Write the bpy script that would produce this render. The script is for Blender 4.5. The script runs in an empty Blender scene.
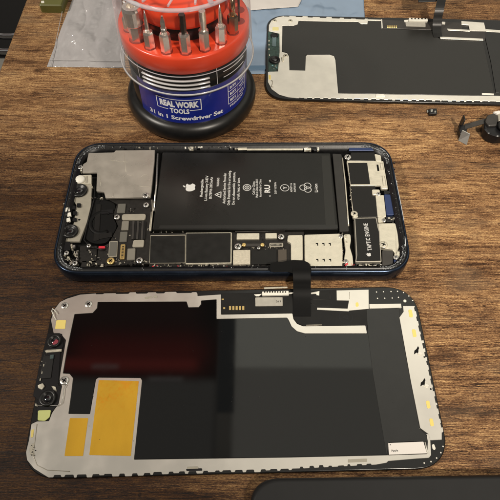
import bpy, bmesh, math, random
from mathutils import Vector, Matrix
random.seed(7)
PI = math.pi
scene = bpy.context.scene
COL = scene.collection
# ------------------------------------------------------------------ camera model (1 unit = 1 cm)
F, PITCH, ROLL, H = 548.593, 0.9994935, 0.0049847, 19.6973
_cp, _sp = math.cos(PITCH), math.sin(PITCH)
FW = Vector((0, _cp, -_sp)); _r0 = Vector((1, 0, 0)); _u0 = Vector((0, _sp, _cp))
CR = math.cos(ROLL) * _r0 + math.sin(ROLL) * _u0
CU = -math.sin(ROLL) * _r0 + math.cos(ROLL) * _u0
CAM = Vector((0, 0, H))

def P(x, y, z=0.0):
    """the point at real height z that was measured at (x, y) in the photo"""
    d = (x - 250) / F * CR - (y - 250) / F * CU + FW
    t = (z - H) / d.z
    return CAM + d * t

def XY(pts, z):
    return [(P(x, y, z).x, P(x, y, z).y) for x, y in pts]

# ------------------------------------------------------------------ materials
MATS = {}
def mat(name, col, rough=.5, metal=0., spec=.5, var=0., vscale=3., bump=0., bscale=20., coat=0., rvar=0., emit=None, stretch=None, alpha=None):
    if name in MATS: return MATS[name]
    m = bpy.data.materials.new(name); m.use_nodes = True
    nt = m.node_tree; N = nt.nodes; L = nt.links
    b = N['Principled BSDF']
    b.inputs['Base Color'].default_value = (*col, 1)
    b.inputs['Roughness'].default_value = rough
    b.inputs['Metallic'].default_value = metal
    b.inputs['Specular IOR Level'].default_value = spec
    b.inputs['Coat Weight'].default_value = coat
    tc = N.new('ShaderNodeTexCoord')
    mp = N.new('ShaderNodeMapping'); L.new(tc.outputs['Object'], mp.inputs['Vector'])
    if stretch: mp.inputs['Scale'].default_value = stretch
    if var or rvar:
        n = N.new('ShaderNodeTexNoise'); n.inputs['Scale'].default_value = vscale; n.inputs['Detail'].default_value = 6
        L.new(mp.outputs[0], n.inputs['Vector'])
        if var:
            r = N.new('ShaderNodeMapRange'); r.inputs['From Min'].default_value = .3; r.inputs['From Max'].default_value = .7
            r.inputs['To Min'].default_value = 1 - var; r.inputs['To Max'].default_value = 1 + var
            L.new(n.outputs['Fac'], r.inputs['Value'])
            mx = N.new('ShaderNodeVectorMath'); mx.operation = 'SCALE'; mx.inputs[0].default_value = col
            L.new(r.outputs[0], mx.inputs['Scale']); L.new(mx.outputs[0], b.inputs['Base Color'])
        if rvar:
            r = N.new('ShaderNodeMapRange'); r.inputs['From Min'].default_value = .35; r.inputs['From Max'].default_value = .65
            r.inputs['To Min'].default_value = max(0.02, rough - rvar); r.inputs['To Max'].default_value = rough + rvar
            L.new(n.outputs['Fac'], r.inputs['Value']); L.new(r.outputs[0], b.inputs['Roughness'])
    if bump:
        n2 = N.new('ShaderNodeTexNoise'); n2.inputs['Scale'].default_value = bscale; n2.inputs['Detail'].default_value = 4
        L.new(mp.outputs[0], n2.inputs['Vector'])
        bp = N.new('ShaderNodeBump'); bp.inputs['Strength'].default_value = bump; bp.inputs['Distance'].default_value = .05
        L.new(n2.outputs['Fac'], bp.inputs['Height']); L.new(bp.outputs[0], b.inputs['Normal'])
    if alpha is not None: b.inputs['Alpha'].default_value = alpha
    MATS[name] = m
    return m

def wood():
    m = bpy.data.materials.new('rustic_wood'); m.use_nodes = True
    nt = m.node_tree; N = nt.nodes; L = nt.links; b = N['Principled BSDF']
    tc = N.new('ShaderNodeTexCoord')
    def nz(sx, sy, detail=6, rough=.6, dist=0., off=0.):
        mp = N.new('ShaderNodeMapping'); mp.inputs['Scale'].default_value = (sx, sy, 1); mp.inputs['Location'].default_value = (off, off * 1.7, 0)
        mp.inputs['Rotation'].default_value = (0, 0, math.radians(1.2))
        L.new(tc.outputs['Object'], mp.inputs['Vector'])
        n = N.new('ShaderNodeTexNoise'); n.inputs['Scale'].default_value = 1; n.inputs['Detail'].default_value = detail
        n.inputs['Roughness'].default_value = rough; n.inputs['Distortion'].default_value = dist
        L.new(mp.outputs[0], n.inputs['Vector']); return n.outputs['Fac']
    def rng(v, a, c, lo=0., hi=1.):
        r = N.new('ShaderNodeMapRange'); r.inputs['From Min'].default_value = a; r.inputs['From Max'].default_value = c
        r.inputs['To Min'].default_value = lo; r.inputs['To Max'].default_value = hi; L.new(v, r.inputs['Value']); return r.outputs[0]
    def M(op, a, c):
        q = N.new('ShaderNodeMath'); q.operation = op
        for i, v in enumerate((a, c)):
            if isinstance(v, (int, float)): q.inputs[i].default_value = v
            else: L.new(v, q.inputs[i])
        return q.outputs[0]
    big = nz(.10, .42, 5, .62, .5)
    band = nz(.16, 1.6, 6, .6, .3, 4.)
    streak = nz(.40, 13., 5, .65, .5, 9.)
    fine = nz(1.6, 34., 4, .75, .3, 2.)
    grit = nz(11., 46., 3, .85, 0., 6.)
    blot = nz(.5, 1.1, 5, .65, .4, 13.)
    v = M('MULTIPLY', rng(big, .3, .7), .20)
    v = M('ADD', v, M('MULTIPLY', rng(band, .28, .72), .12))
    v = M('ADD', v, M('MULTIPLY', rng(streak, .3, .7), .22))
    v = M('ADD', v, M('MULTIPLY', rng(fine, .36, .64), .30))
    v = M('ADD', v, M('MULTIPLY', rng(grit, .36, .64), .33))
    v = M('SUBTRACT', M('SUBTRACT', v, .04), M('MULTIPLY', rng(blot, .52, .75), .20))
    # thin dark cracks along the grain
    crack = nz(.22, 3.4, 3, .5, .8, 21.)
    c = M('ABSOLUTE', M('SUBTRACT', crack, .5), 0)
    v = M('SUBTRACT', v, rng(c, 0., .010, .25, 0.))
    pore = M('ABSOLUTE', M('SUBTRACT', nz(.7, 20., 4, .6, .6, 51.), .5), 0)
    v = M('SUBTRACT', v, rng(pore, 0., .018, .17, 0.))
    v = M('ADD', v, rng(nz(6., 30., 2, .5, 0., 61.), .66, .74, 0., .22))
    v = M('ADD', M('MULTIPLY', M('SUBTRACT', v, .5), 1.42), .468)
    cr = N.new('ShaderNodeValToRGB'); L.new(v, cr.inputs[0])
    e = cr.color_ramp.elements
    e[0].position = .12; e[0].color = (.022, .011, .005, 1)
    e[1].position = .92; e[1].color = (.82, .55, .25, 1)
    for p_, c_ in ((.3, (.082, .036, .0165, 1)), (.45, (.19, .094, .041, 1)), (.58, (.325, .174, .076, 1)), (.7, (.47, .272, .122, 1))):
        q = e.new(p_); q.color = c_
    # wood colour darkened towards the near left, edge broken along the grain
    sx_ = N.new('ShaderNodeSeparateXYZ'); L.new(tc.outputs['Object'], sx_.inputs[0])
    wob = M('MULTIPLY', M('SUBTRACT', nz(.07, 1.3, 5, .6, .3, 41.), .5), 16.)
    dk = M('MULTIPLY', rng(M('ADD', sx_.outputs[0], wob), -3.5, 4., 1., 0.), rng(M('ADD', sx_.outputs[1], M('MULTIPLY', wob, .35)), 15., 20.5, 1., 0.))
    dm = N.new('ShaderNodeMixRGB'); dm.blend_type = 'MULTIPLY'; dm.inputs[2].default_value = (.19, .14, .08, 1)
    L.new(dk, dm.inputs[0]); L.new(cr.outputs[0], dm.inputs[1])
    # grey weathering patches
    gx = N.new('ShaderNodeMixRGB'); gx.inputs[2].default_value = (.15, .100, .062, 1)
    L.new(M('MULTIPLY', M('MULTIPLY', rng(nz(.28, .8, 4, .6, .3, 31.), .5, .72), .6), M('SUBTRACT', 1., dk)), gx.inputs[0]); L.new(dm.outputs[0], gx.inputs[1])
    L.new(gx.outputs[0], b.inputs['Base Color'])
    L.new(rng(streak, .3, .7, .38, .56), b.inputs['Roughness'])
    b.inputs['Specular IOR Level'].default_value = .22
    bp = N.new('ShaderNodeBump'); bp.inputs['Strength'].default_value = .35; bp.inputs['Distance'].default_value = .03
    L.new(M('ADD', fine, M('MULTIPLY', grit, .8)), bp.inputs['Height']); L.new(bp.outputs[0], b.inputs['Normal'])
    return m

def thin_clear(name, col, base, rough=.06, k=1., diff=0., bump=0., edge_glint=0.):
    """clear plastic: transparent with fresnel gloss"""
    m = bpy.data.materials.new(name); m.use_nodes = True
    nt = m.node_tree; N = nt.nodes; L = nt.links; N.clear()
    out = N.new('ShaderNodeOutputMaterial'); tr = N.new('ShaderNodeBsdfTransparent'); gl = N.new('ShaderNodeBsdfGlossy')
    tr.inputs[0].default_value = (*col, 1); gl.inputs['Roughness'].default_value = rough
    lw = N.new('ShaderNodeLayerWeight'); lw.inputs['Blend'].default_value = .5
    mr = N.new('ShaderNodeMapRange'); mr.inputs['To Min'].default_value = base; mr.inputs['To Max'].default_value = k
    L.new(lw.outputs['Fresnel'], mr.inputs['Value'])
    mx = N.new('ShaderNodeMixShader'); L.new(mr.outputs[0], mx.inputs[0]); L.new(tr.outputs[0], mx.inputs[1]); L.new(gl.outputs[0], mx.inputs[2])
    last = mx.outputs[0]
    if edge_glint:
        dm = N.new('ShaderNodeBsdfDiffuse'); dm.inputs[0].default_value = (.8, .8, .82, 1)  # white mixed in at grazing angles, imitating bright edges of the clear wall
        pw = N.new('ShaderNodeMath'); pw.operation = 'POWER'; pw.inputs[1].default_value = 4.; L.new(lw.outputs['Facing'], pw.inputs[0])
        ml = N.new('ShaderNodeMath'); ml.operation = 'MULTIPLY'; ml.inputs[1].default_value = edge_glint; L.new(pw.outputs[0], ml.inputs[0])
        m3 = N.new('ShaderNodeMixShader'); L.new(ml.outputs[0], m3.inputs[0]); L.new(last, m3.inputs[1]); L.new(dm.outputs[0], m3.inputs[2]); last = m3.outputs[0]
    if bump:
        n2 = N.new('ShaderNodeTexNoise'); n2.inputs['Scale'].default_value = 1.5; n2.inputs['Detail'].default_value = 4
        bp = N.new('ShaderNodeBump'); bp.inputs['Strength'].default_value = bump; bp.inputs['Distance'].default_value = .3
        tc = N.new('ShaderNodeTexCoord'); L.new(tc.outputs['Object'], n2.inputs['Vector'])
        L.new(n2.outputs['Fac'], bp.inputs['Height']); L.new(bp.outputs[0], gl.inputs['Normal'])
    if diff:
        df = N.new('ShaderNodeBsdfDiffuse'); df.inputs[0].default_value = (*[min(1, c) for c in col], 1)
        m2 = N.new('ShaderNodeMixShader'); m2.inputs[0].default_value = diff
        L.new(last, m2.inputs[1]); L.new(df.outputs[0], m2.inputs[2]); last = m2.outputs[0]
    L.new(last, out.inputs[0]); MATS[name] = m
    return m

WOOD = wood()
STEEL = mat('nickel_shield', (.50, .465, .41), .33, .6, var=.08, vscale=1.5, rvar=.1, bump=.25, bscale=1.2)
CREAM = mat('pale_metal', (.70, .66, .54), .34, .45, var=.10, vscale=4, rvar=.1, bump=.2, bscale=5)
CREAM2 = mat('grey_metal', (.42, .39, .32), .45, .4, var=.08, vscale=3)
PLATE = mat('display_plate', (.82, .78, .71), .22, .68, var=.03, vscale=1.1, rvar=.05, bump=.06, bscale=1.)
PLATE2 = mat('display_plate_light', (.82, .80, .72), .36, .35, var=.07, vscale=1.6, rvar=.08, bump=.08, bscale=1.5)
BOARD = mat('dark_board', (.014, .0125, .011), .45, 0, .35, var=.3, vscale=6)
FOIL = mat('black_foil', (.009, .0088, .008), .4, 0, .35, var=.15, vscale=3, rvar=.08)
BATT = mat('battery_wrap', (.010, .010, .009), .30, 0, .40, var=.12, vscale=.8, rvar=.05, bump=.05, bscale=1.2)
BLACK = mat('black_plastic', (.008, .008, .009), .3, 0, .4)
DEEP = mat('matte_black', (.003, .003, .003), .6, 0, .2)
LIP = mat('frame_lip', (.006, .006, .0065), .4, 0, var=.5, vscale=8, bump=.06, bscale=5)
NAVY = mat('navy_anodised', (.030, .044, .074), .24, .85, var=.1, vscale=2, rvar=.05)
NAVYP = mat('navy_part', (.025, .045, .13), .4, .2)
PANEL = mat('display_backing', (.003, .003, .003), .035, 0, .62, rvar=.01, vscale=1.5)
PANEL2 = mat('graphite_sheet', (.014, .014, .0135), .28, 0, .6, var=.1, vscale=2)
SLAB = mat('black_glass_edge', (.010, .010, .010), .22)
FLEX = mat('flex_cable', (.009, .0085, .008), .36, 0, .35, var=.2, vscale=2)
FLEXG = mat('flex_grey', (.048, .044, .040), .38, .2, var=.15, vscale=2)
ORANGE = mat('amber_film', (.92, .52, .045), .12, .5, .6, var=.12, vscale=.9, bump=1., bscale=1.0, stretch=(1, .5, 1))
YELLOW = mat('yellow_pad', (.82, .66, .19), .5)
YGREEN = mat('yellow_green_pad', (.62, .66, .24), .5)
PINKL = mat('label_paper', (.78, .74, .70), .5)
GREYL = mat('label_grey', (.40, .38, .33), .5, var=.08, vscale=5)
WHITE = mat('white_print', (.62, .62, .60), .5)
WPL = mat('white_plastic', (.80, .78, .70), .4, var=.06, vscale=8)
GOLD = mat('gold_contact', (.85, .62, .25), .3, .8)
SILV = mat('screw_steel', (.72, .70, .66), .25, .85)
CHROME = mat('chrome_vanadium', (.97, .91, .84), .24, .88, var=.12, vscale=8)
RED = mat('red_pad', (.62, .03, .05), .4)
REDP = mat('red_plastic', (.78, .066, .022), .27, 0, .5, var=.04, vscale=1.5)
RUBB = mat('black_rubber', (.008, .008, .008), .36, 0, .5, var=.2, vscale=4, bump=.05, bscale=30)
BLUEL = mat('blue_label', (.010, .022, .25), .32, 0, .5, coat=.3, var=.08, vscale=2)
TXTW = mat('label_white', (.85, .87, .9), .4)
LENS = mat('lens_glass', (.004, .004, .006), .04, 0, .9, coat=1.)
LENSR = mat('lens_barrel', (.009, .009, .009), .35)
GREEN = mat('green_board', (.03, .06, .05), .45, 0, var=.4, vscale=8)
TABG = mat('tablet_shell', (.018, .018, .0185), .45, .1, .35, var=.05, vscale=2)
OLIVE = mat('olive_plastic', (.12, .12, .03), .4)
CHRM = mat('chrome_tube', (.6, .6, .62), .12, 1.)
RBAR = mat('rib_glint', (.80, .80, .80), .12, .2, .8, coat=1.)  # opaque white in place of the light that clear ribs catch
TEAL = mat('teal_glint', (.12, .24, .27), .3, .4)

# ------------------------------------------------------------------ mesh builder
def fillet(pts, r, n=5):
    out = []
    k = len(pts)
    for i in range(k):
        p0, p1, p2 = Vector(pts[i - 1]), Vector(pts[i]), Vector(pts[(i + 1) % k])
        a, b = p0 - p1, p2 - p1
        la, lb = a.length, b.length
        if la < 1e-6 or lb < 1e-6: continue
        a /= la; b /= lb
        d = min(r, la * .45, lb * .45)
        if d < 1e-4 or a.dot(b) < -.995: out.append(tuple(p1)); continue
        s, e = p1 + a * d, p1 + b * d
        for j in range(n + 1):
            t = j / n
            q = s * (1 - t) ** 2 + p1 * 2 * t * (1 - t) + e * t * t
            out.append(tuple(q))
    return out

def area(pts):
    return sum(pts[i - 1][0] * pts[i][1] - pts[i][0] * pts[i - 1][1] for i in range(len(pts))) / 2

def inset(pts, d):
    k = len(pts); out = []
    for i in range(k):
        p0, p1, p2 = Vector(pts[i - 1]), Vector(pts[i]), Vector(pts[(i + 1) % k])
        a, b = (p1 - p0), (p2 - p1)
        if a.length < 1e-7 or b.length < 1e-7: out.append(tuple(p1)); continue
        a.normalize(); b.normalize()
        na, nb = Vector((-a.y, a.x)), Vector((-b.y, b.x))
        m = na + nb
        if m.length < .2: out.append(tuple(p1)); continue
        m.normalize(); c = max(.5, m.dot(na))
        out.append(tuple(p1 + m * d / c))
    return out

class MB:
    def __init__(s): s.v = []; s.f = []; s.m = []; s.mi = 0; s.sm = []
    def mark(s): s.g = getattr(s, 'g', []) + [(len(s.v), len(s.f))]
    def face(s, idx, smooth=False): s.f.append(idx); s.m.append(s.mi); s.sm.append(smooth)
    def prism(s, pts, z0, z1, bev=.012):
        s.mark()
        if area(pts) < 0: pts = pts[::-1]
        n = len(pts)
        bev = min(bev, (z1 - z0) * .45)
        rings = [(pts, z0), (pts, z1 - bev), (inset(pts, bev), z1)] if bev > 0 else [(pts, z0), (pts, z1)]
        base = len(s.v)
        for q, z in rings:
            for x, y in q: s.v.append((x, y, z(x, y) if callable(z) else z))
        for k in range(len(rings) - 1):
            for i in range(n):
                j = (i + 1) % n
                s.face([base + k * n + i, base + k * n + j, base + (k + 1) * n + j, base + (k + 1) * n + i])
        s.face([base + (len(rings) - 1) * n + i for i in range(n)])
        s.face([base + i for i in range(n)][::-1])
        return s
    def px(s, pts, ztop, th, r=0., bev=.012, n=4):
        q = XY(pts, ztop)
        if r: q = fillet(q, r, n)
        return s.prism(q, ztop - th, ztop, bev)
    def lathe(s, cx, cy, prof, n=24, smooth=True, a0=0., a1=2 * PI, flat=1.):
        s.mark(); base = len(s.v); full = abs(a1 - a0 - 2 * PI) < 1e-6
        cnt = n if full else n + 1
        for r, z in prof:
            for i in range(cnt):
                a = a0 + (a1 - a0) * i / n
                s.v.append((cx + r * math.cos(a), cy + r * math.sin(a), z))
        for k in range(len(prof) - 1):
            for i in range(n):
                j = (i + 1) % cnt
                s.face([base + k * cnt + i, base + k * cnt + j, base + (k + 1) * cnt + j, base + (k + 1) * cnt + i], smooth)
        if full:
            if prof[0][0] > 1e-5: s.face([base + i for i in range(n)][::-1])
            if prof[-1][0] > 1e-5: s.face([base + (len(prof) - 1) * n + i for i in range(n)])
        return s
    def tube(s, path, r, n=8, rx=None, caps=True, up=None):
        s.mark(); path = [Vector(p) for p in path]; base = len(s.v); k = len(path)
        for i, p in enumerate(path):
            t = (path[min(i + 1, k - 1)] - path[max(i - 1, 0)]).normalized()
            u = Vector(up) if up else (Vector((0, 0, 1)) if abs(t.z) < .9 else Vector((1, 0, 0)))
            sd = t.cross(u).normalized(); w = sd.cross(t).normalized()
            for j in range(n):
                a = 2 * PI * j / n
                s.v.append(tuple(p + sd * math.cos(a) * (rx or r) + w * math.sin(a) * r))
        for i in range(k - 1):
            for j in range(n):
                q = (j + 1) % n
                s.face([base + i * n + j, base + i * n + q, base + (i + 1) * n + q, base + (i + 1) * n + j], True)
        if caps:
            s.face([base + j for j in range(n)][::-1]); s.face([base + (k - 1) * n + j for j in range(n)])
        return s
    def strip(s, path, w, t, side=(1, 0, 0)):
        """flat ribbon of width w, thickness t, across the given side direction"""
        path = [Vector(p) for p in path]; base = len(s.v); k = len(path); sv = Vector(side).normalized()
        for i, p in enumerate(path):
            tg = (path[min(i + 1, k - 1)] - path[max(i - 1, 0)]).normalized()
            nn = sv.cross(tg).normalized()
            for a, b in ((-1, -1), (1, -1), (1, 1), (-1, 1)):
                s.v.append(tuple(p + sv * a * w / 2 + nn * b * t / 2))
        for i in range(k - 1):
            for j in range(4):
                q = (j + 1) % 4
                s.face([base + i * 4 + j, base + i * 4 + q, base + (i + 1) * 4 + q, base + (i + 1) * 4 + j])
        s.face([base, base + 1, base + 2, base + 3]); s.face([base + (k - 1) * 4 + j for j in range(4)])
        return s
    def flat(s, verts, faces):
        b = len(s.v); s.v += verts
        for f in faces: s.face([b + i for i in f])
        return s
    def build(s, name, mats, parent=None):
        if not isinstance(mats, (list, tuple)): mats = [mats]
        off = Vector((0, 0, 0)); q = parent
        while q is not None: off += q.location; q = q.parent
        me = bpy.data.meshes.new(name)
        me.from_pydata([(x - off.x, y - off.y, z - off.z) for x, y, z in s.v], [], s.f)
        for m_ in mats: me.materials.append(m_)
        for p_, mi, sm in zip(me.polygons, s.m, s.sm): p_.material_index = mi; p_.use_smooth = sm
        bm = bmesh.new(); bm.from_mesh(me); bmesh.ops.recalc_face_normals(bm, faces=bm.faces); bm.to_mesh(me); bm.free()
        o = bpy.data.objects.new(name, me); COL.objects.link(o)
        if parent is not None: o.parent = parent
        return o

def build_each(b, name, mats, parent=None):
    """every prism / lathe / tube of the builder becomes an object of its own"""
    if not isinstance(mats, (list, tuple)): mats = [mats]
    g = b.g + [(len(b.v), len(b.f))]; out = []
    for (v0, f0), (v1, f1) in zip(g, g[1:]):
        q = MB(); q.v = b.v[v0:v1]; q.f = [[i - v0 for i in f] for f in b.f[f0:f1]]; q.sm = b.sm[f0:f1]; q.m = [0] * (f1 - f0)
        out.append(q.build(name, mats[b.m[f0]], parent))
    return out

def thing(name, loc, label, cat, group=None):
    o = bpy.data.objects.new(name, None); COL.objects.link(o); o.location = loc; o.empty_display_size = .3
    o['label'] = label; o['category'] = cat
    if group: o['group'] = group
    return o
def tag(o, label=None, cat=None, group=None, kind=None):
    for k, v in (('label', label), ('category', cat), ('group', group), ('kind', kind)):
        if v: o[k] = v
    return o
def pl(name, pts, ztop, th, m, parent, r=0., bev=.012):
    return MB().px(pts, ztop, th, r, bev).build(name, m, parent)
def rect(x0, y0, x1, y1, sk=0.):
    """sk: how far the bottom edge is shifted against the top, photo px"""
    return [(x0, y0), (x1, y0), (x1 + sk, y1), (x0 + sk, y1)]

_txt = {}
def text2d(body, size=1., bold=0., space=1., align='CENTER'):
    key = (body, bold, space, align)
    if key not in _txt:
        c = bpy.data.curves.new('lettering', 'FONT'); c.body = body; c.size = 1; c.align_x = align; c.offset = bold; c.space_character = space
        c.resolution_u = 2
        o = bpy.data.objects.new('lettering', c); COL.objects.link(o)
        dg = bpy.context.evaluated_depsgraph_get(); ev = o.evaluated_get(dg); me = ev.to_mesh()
        _txt[key] = ([tuple(v.co) for v in me.vertices], [tuple(p.vertices) for p in me.polygons])
        ev.to_mesh_clear(); bpy.data.objects.remove(o); bpy.data.curves.remove(c)
    v, f = _txt[key]
    return [(x * size, y * size) for x, y, z in v], f

APPLE = "M12.152 6.896c-.948 0-2.415-1.078-3.96-1.04-2.04.027-3.91 1.183-4.961 3.014-2.117 3.675-.546 9.103 1.519 12.09 1.013 1.454 2.208 3.09 3.792 3.039 1.52-.065 2.09-.987 3.935-.987 1.831 0 2.35.987 3.96.948 1.637-.026 2.676-1.48 3.676-2.948 1.156-1.688 1.636-3.325 1.662-3.415-.039-.013-3.182-1.221-3.22-4.857-.026-3.04 2.48-4.494 2.597-4.559-1.429-2.09-3.623-2.324-4.39-2.376-2-.156-3.675 1.09-4.61 1.09zM15.53 3.83c.843-1.012 1.4-2.427 1.245-3.83-1.207.052-2.662.805-3.532 1.818-.78.896-1.454 2.338-1.273 3.714 1.338.104 2.715-.688 3.559-1.701"
def svg(path, n=4):
    import re
    loops = []
    for sub in path.split('M')[1:]:
        st, cs = sub.split('c', 1)
        nums = [float(q) for q in re.findall(r'-?\d*\.?\d+', st)]
        cur = (nums[0], nums[1]); pts = [cur]
        v = [float(q) for q in re.findall(r'-?(?:\d+\.\d+|\.\d+|\d+)', cs)]
        for i in range(0, len(v) - 5, 6):
            a, b, c = [(cur[0] + v[i + 2 * k], cur[1] + v[i + 2 * k + 1]) for k in range(3)]
            for j in range(1, n + 1):
                t = j / n; u = 1 - t
                pts.append(tuple(u ** 3 * cur[k] + 3 * u * u * t * a[k] + 3 * u * t * t * b[k] + t ** 3 * c[k] for k in (0, 1)))
            cur = c
        loops.append(pts[:-1])
    return loops
def frame_on(cx, cy, z, s, ang):
    """maps 2-D drawing coordinates to a flat surface at height z; ang = direction of the writing"""
    o = P(cx, cy, z); c, sn = math.cos(ang), math.sin(ang)
    return lambda x, y: (o.x + (x * c - y * sn) * s, o.y + (x * sn + y * c) * s, z)
def put_text(mb, body, cx, cy, z, size, ang, bold=0., align='CENTER', fit=None, space=1.):
    v, f = text2d(body, 1., bold, space, align)
    ys = [q[1] for q in v]; xs = [q[0] for q in v]
    k = 1.
    if fit: k = fit / size / max(1e-6, (max(xs) - min(xs)))
    fn = frame_on(cx, cy, z, size, ang)
    mb.flat([fn(x * k, y - .35) for x, y in v], f)
def put_logo(mb, cx, cy, z, size, ang):
    fn = frame_on(cx, cy, z, size / 24., ang)
    for lp in svg(APPLE): mb.flat([fn(x - 12, 12 - y) for x, y in lp], [list(range(len(lp)))])
def put_poly(mb, pts, fn): mb.flat([fn(x, y) for x, y in pts], [list(range(len(pts)))])
def put_ring(mb, fn, r, w, a0=0, a1=360, n=20, cx=0, cy=0):
    for i in range(n):
        a, b = [math.radians(a0 + (a1 - a0) * k / n) for k in (i, i + 1)]
        mb.flat([fn(cx + (r) * math.cos(a), cy + r * math.sin(a)), fn(cx + (r) * math.cos(b), cy + r * math.sin(b)),
                 fn(cx + (r - w) * math.cos(b), cy + (r - w) * math.sin(b)), fn(cx + (r - w) * math.cos(a), cy + (r - w) * math.sin(a))], [[0, 1, 2, 3]])
def put_line(mb, fn, a, b, w):
    a, b = Vector(a), Vector(b); d = (b - a).normalized(); n = Vector((-d.y, d.x)) * w / 2
    put_poly(mb, [tuple(a + n), tuple(b + n), tuple(b - n), tuple(a - n)], fn)

def screw(x, y, z, r, parent, m=None, name='screw'):
    c = P(x, y, z); b = MB()
    b.lathe(c.x, c.y, [(r, z - .08), (r, z - .015), (r * .88, z), (r * .5, z + .004)], 18)
    b.mi = 1; w = r * .13
    for a in (PI / 4 + .3, -PI / 4 + .3):
        d = Vector((math.cos(a), math.sin(a))); n = Vector((-d.y, d.x))
        q = [c.xy + d * r * .55 * s1 + n * w * s2 for s1, s2 in ((-1, -1), (1, -1), (1, 1), (-1, 1))]
        b.prism([tuple(t) for t in q], z, z + .008, 0)
    return b.build(name, [m or SILV, DEEP], parent)

def clutter(pts, n, z, parent, name, mats, smin=.03, smax=.12, spread=2., seed=1, h=.05):
    """many tiny soldered pieces along a photo polyline"""
    rd = random.Random(seed); b = MB()
    for i in range(n):
        k = rd.randrange(len(pts) - 1); t = rd.random()
        x = pts[k][0] * (1 - t) + pts[k + 1][0] * t + rd.uniform(-spread, spread)
        y = pts[k][1] * (1 - t) + pts[k + 1][1] * t + rd.uniform(-spread, spread)
        c = P(x, y, z); w = rd.uniform(smin, smax); d = w * rd.uniform(.35, .9); a = rd.uniform(-.15, .15) + rd.choice((0, PI / 2))
        ca, sa = math.cos(a), math.sin(a)
        q = [(c.x + u * ca - v * sa, c.y + u * sa + v * ca) for u, v in ((-w / 2, -d / 2), (w / 2, -d / 2), (w / 2, d / 2), (-w / 2, d / 2))]
        b.mi = rd.randrange(len(mats)); zz = z + rd.uniform(-.01, h)
        b.prism(q, z - .1, zz, .008)
    o = b.build(name, mats, parent); o['kind'] = 'stuff'
    return o

def rrect(cx, cy, th, L, W, r, ins=0., n=10, pw=2.35):
    """rounded rectangle (continuous-curvature corners) in world xy"""
    out = []; hx, hy = L / 2 - ins, W / 2 - ins; r = max(.05, r - ins)
    for sx, sy, a0 in ((1, 1, 0), (-1, 1, 90), (-1, -1, 180), (1, -1, 270)):
        for j in range(n + 1):
            a = math.radians(a0 + 90 * j / n); c, s = math.cos(a), math.sin(a)
            ex = math.copysign(abs(c) ** (2 / pw), c) * r; ey = math.copysign(abs(s) ** (2 / pw), s) * r
            x, y = sx * (hx - r) + ex, sy * (hy - r) + ey
            out.append((cx + x * math.cos(th) - y * math.sin(th), cy + x * math.sin(th) + y * math.cos(th)))
    return out
def rings(mb, outl, prof, closed_bottom=False, cap=False):
    """prof: list of (inset, z); outl(ins) gives the outline"""
    base = len(mb.v); n = None
    for ins, z in prof:
        q = outl(ins); n = len(q)
        mb.v += [(x, y, z) for x, y in q]
    for k in range(len(prof) - 1):
        for i in range(n):
            j = (i + 1) % n
            mb.face([base + k * n + i, base + k * n + j, base + (k + 1) * n + j, base + (k + 1) * n + i], True)
    if closed_bottom: mb.face([base + i for i in range(n)][::-1])
    if cap: mb.face([base + (len(prof) - 1) * n + i for i in range(n)])

# ================================================================== TABLE, FLOOR
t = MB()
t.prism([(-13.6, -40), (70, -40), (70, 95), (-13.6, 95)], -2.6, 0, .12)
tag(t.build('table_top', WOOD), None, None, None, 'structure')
f_ = MB(); f_.prism([(-260, -200), (260, -200), (260, 400), (-260, 400)], -76, -75, 0)
tag(f_.build('floor', mat('dark_floor', (.03, .028, .026), .6, var=.3, vscale=.05)), None, None, None, 'structure')

# dark chair standing beyond the table's left edge
cz = -28
cc = P(8, 22, cz)
ch = thing('chair', (cc.x - 14, cc.y, -75), 'black chair with shiny chrome tube arcs beyond the left table edge', 'chair')
sx, sy = cc.x - 16, cc.y - 6
MB().prism(fillet([(sx - 24, sy - 24), (sx + 24, sy - 24), (sx + 24, sy + 26), (sx - 24, sy + 26)], 6), cz - 10, cz - 3, 1.5).build('seat', mat('black_vinyl', (.008, .008, .009), .55, bump=.3, bscale=.4), ch)
for k, (ra, off) in enumerate(((9., 0), (7.2, -1))):
    c0 = P(20 + off, -6, cz + 3)
    MB().tube([(c0.x + ra * math.cos(a), c0.y + ra * math.sin(a) * 1.1, cz + 1 + k) for a in [math.radians(180 + 110 * i / 14) for i in range(15)]], .55 - k * .15, 8).build('chrome_tube', CHRM, ch)
MB().lathe(sx, sy, [(2.5, -72), (2.5, cz - 8)], 16).build('post', BLACK, ch)
bs = MB()
for i in range(5):
    a = 2 * PI * i / 5 + .3
    bs.tube([(sx, sy, -70), (sx + 26 * math.cos(a), sy + 26 * math.sin(a), -73.5)], 1.6, 8)
bs.build('star_base', BLACK, ch)
wb = P(2, 62, -20)
wx = MB().prism(fillet([(wb.x - 22, wb.y - 16), (wb.x + 1.6, wb.y - 16), (wb.x + 2.0, wb.y + 1.2), (wb.x - 22, wb.y + 1.2)], 1.), -75, -20, .6).build('storage_box', mat('white_box', (.62, .60, .55), .5, var=.05, vscale=.3))
tag(wx, 'pale box on the floor against the left table edge', 'box')

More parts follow.
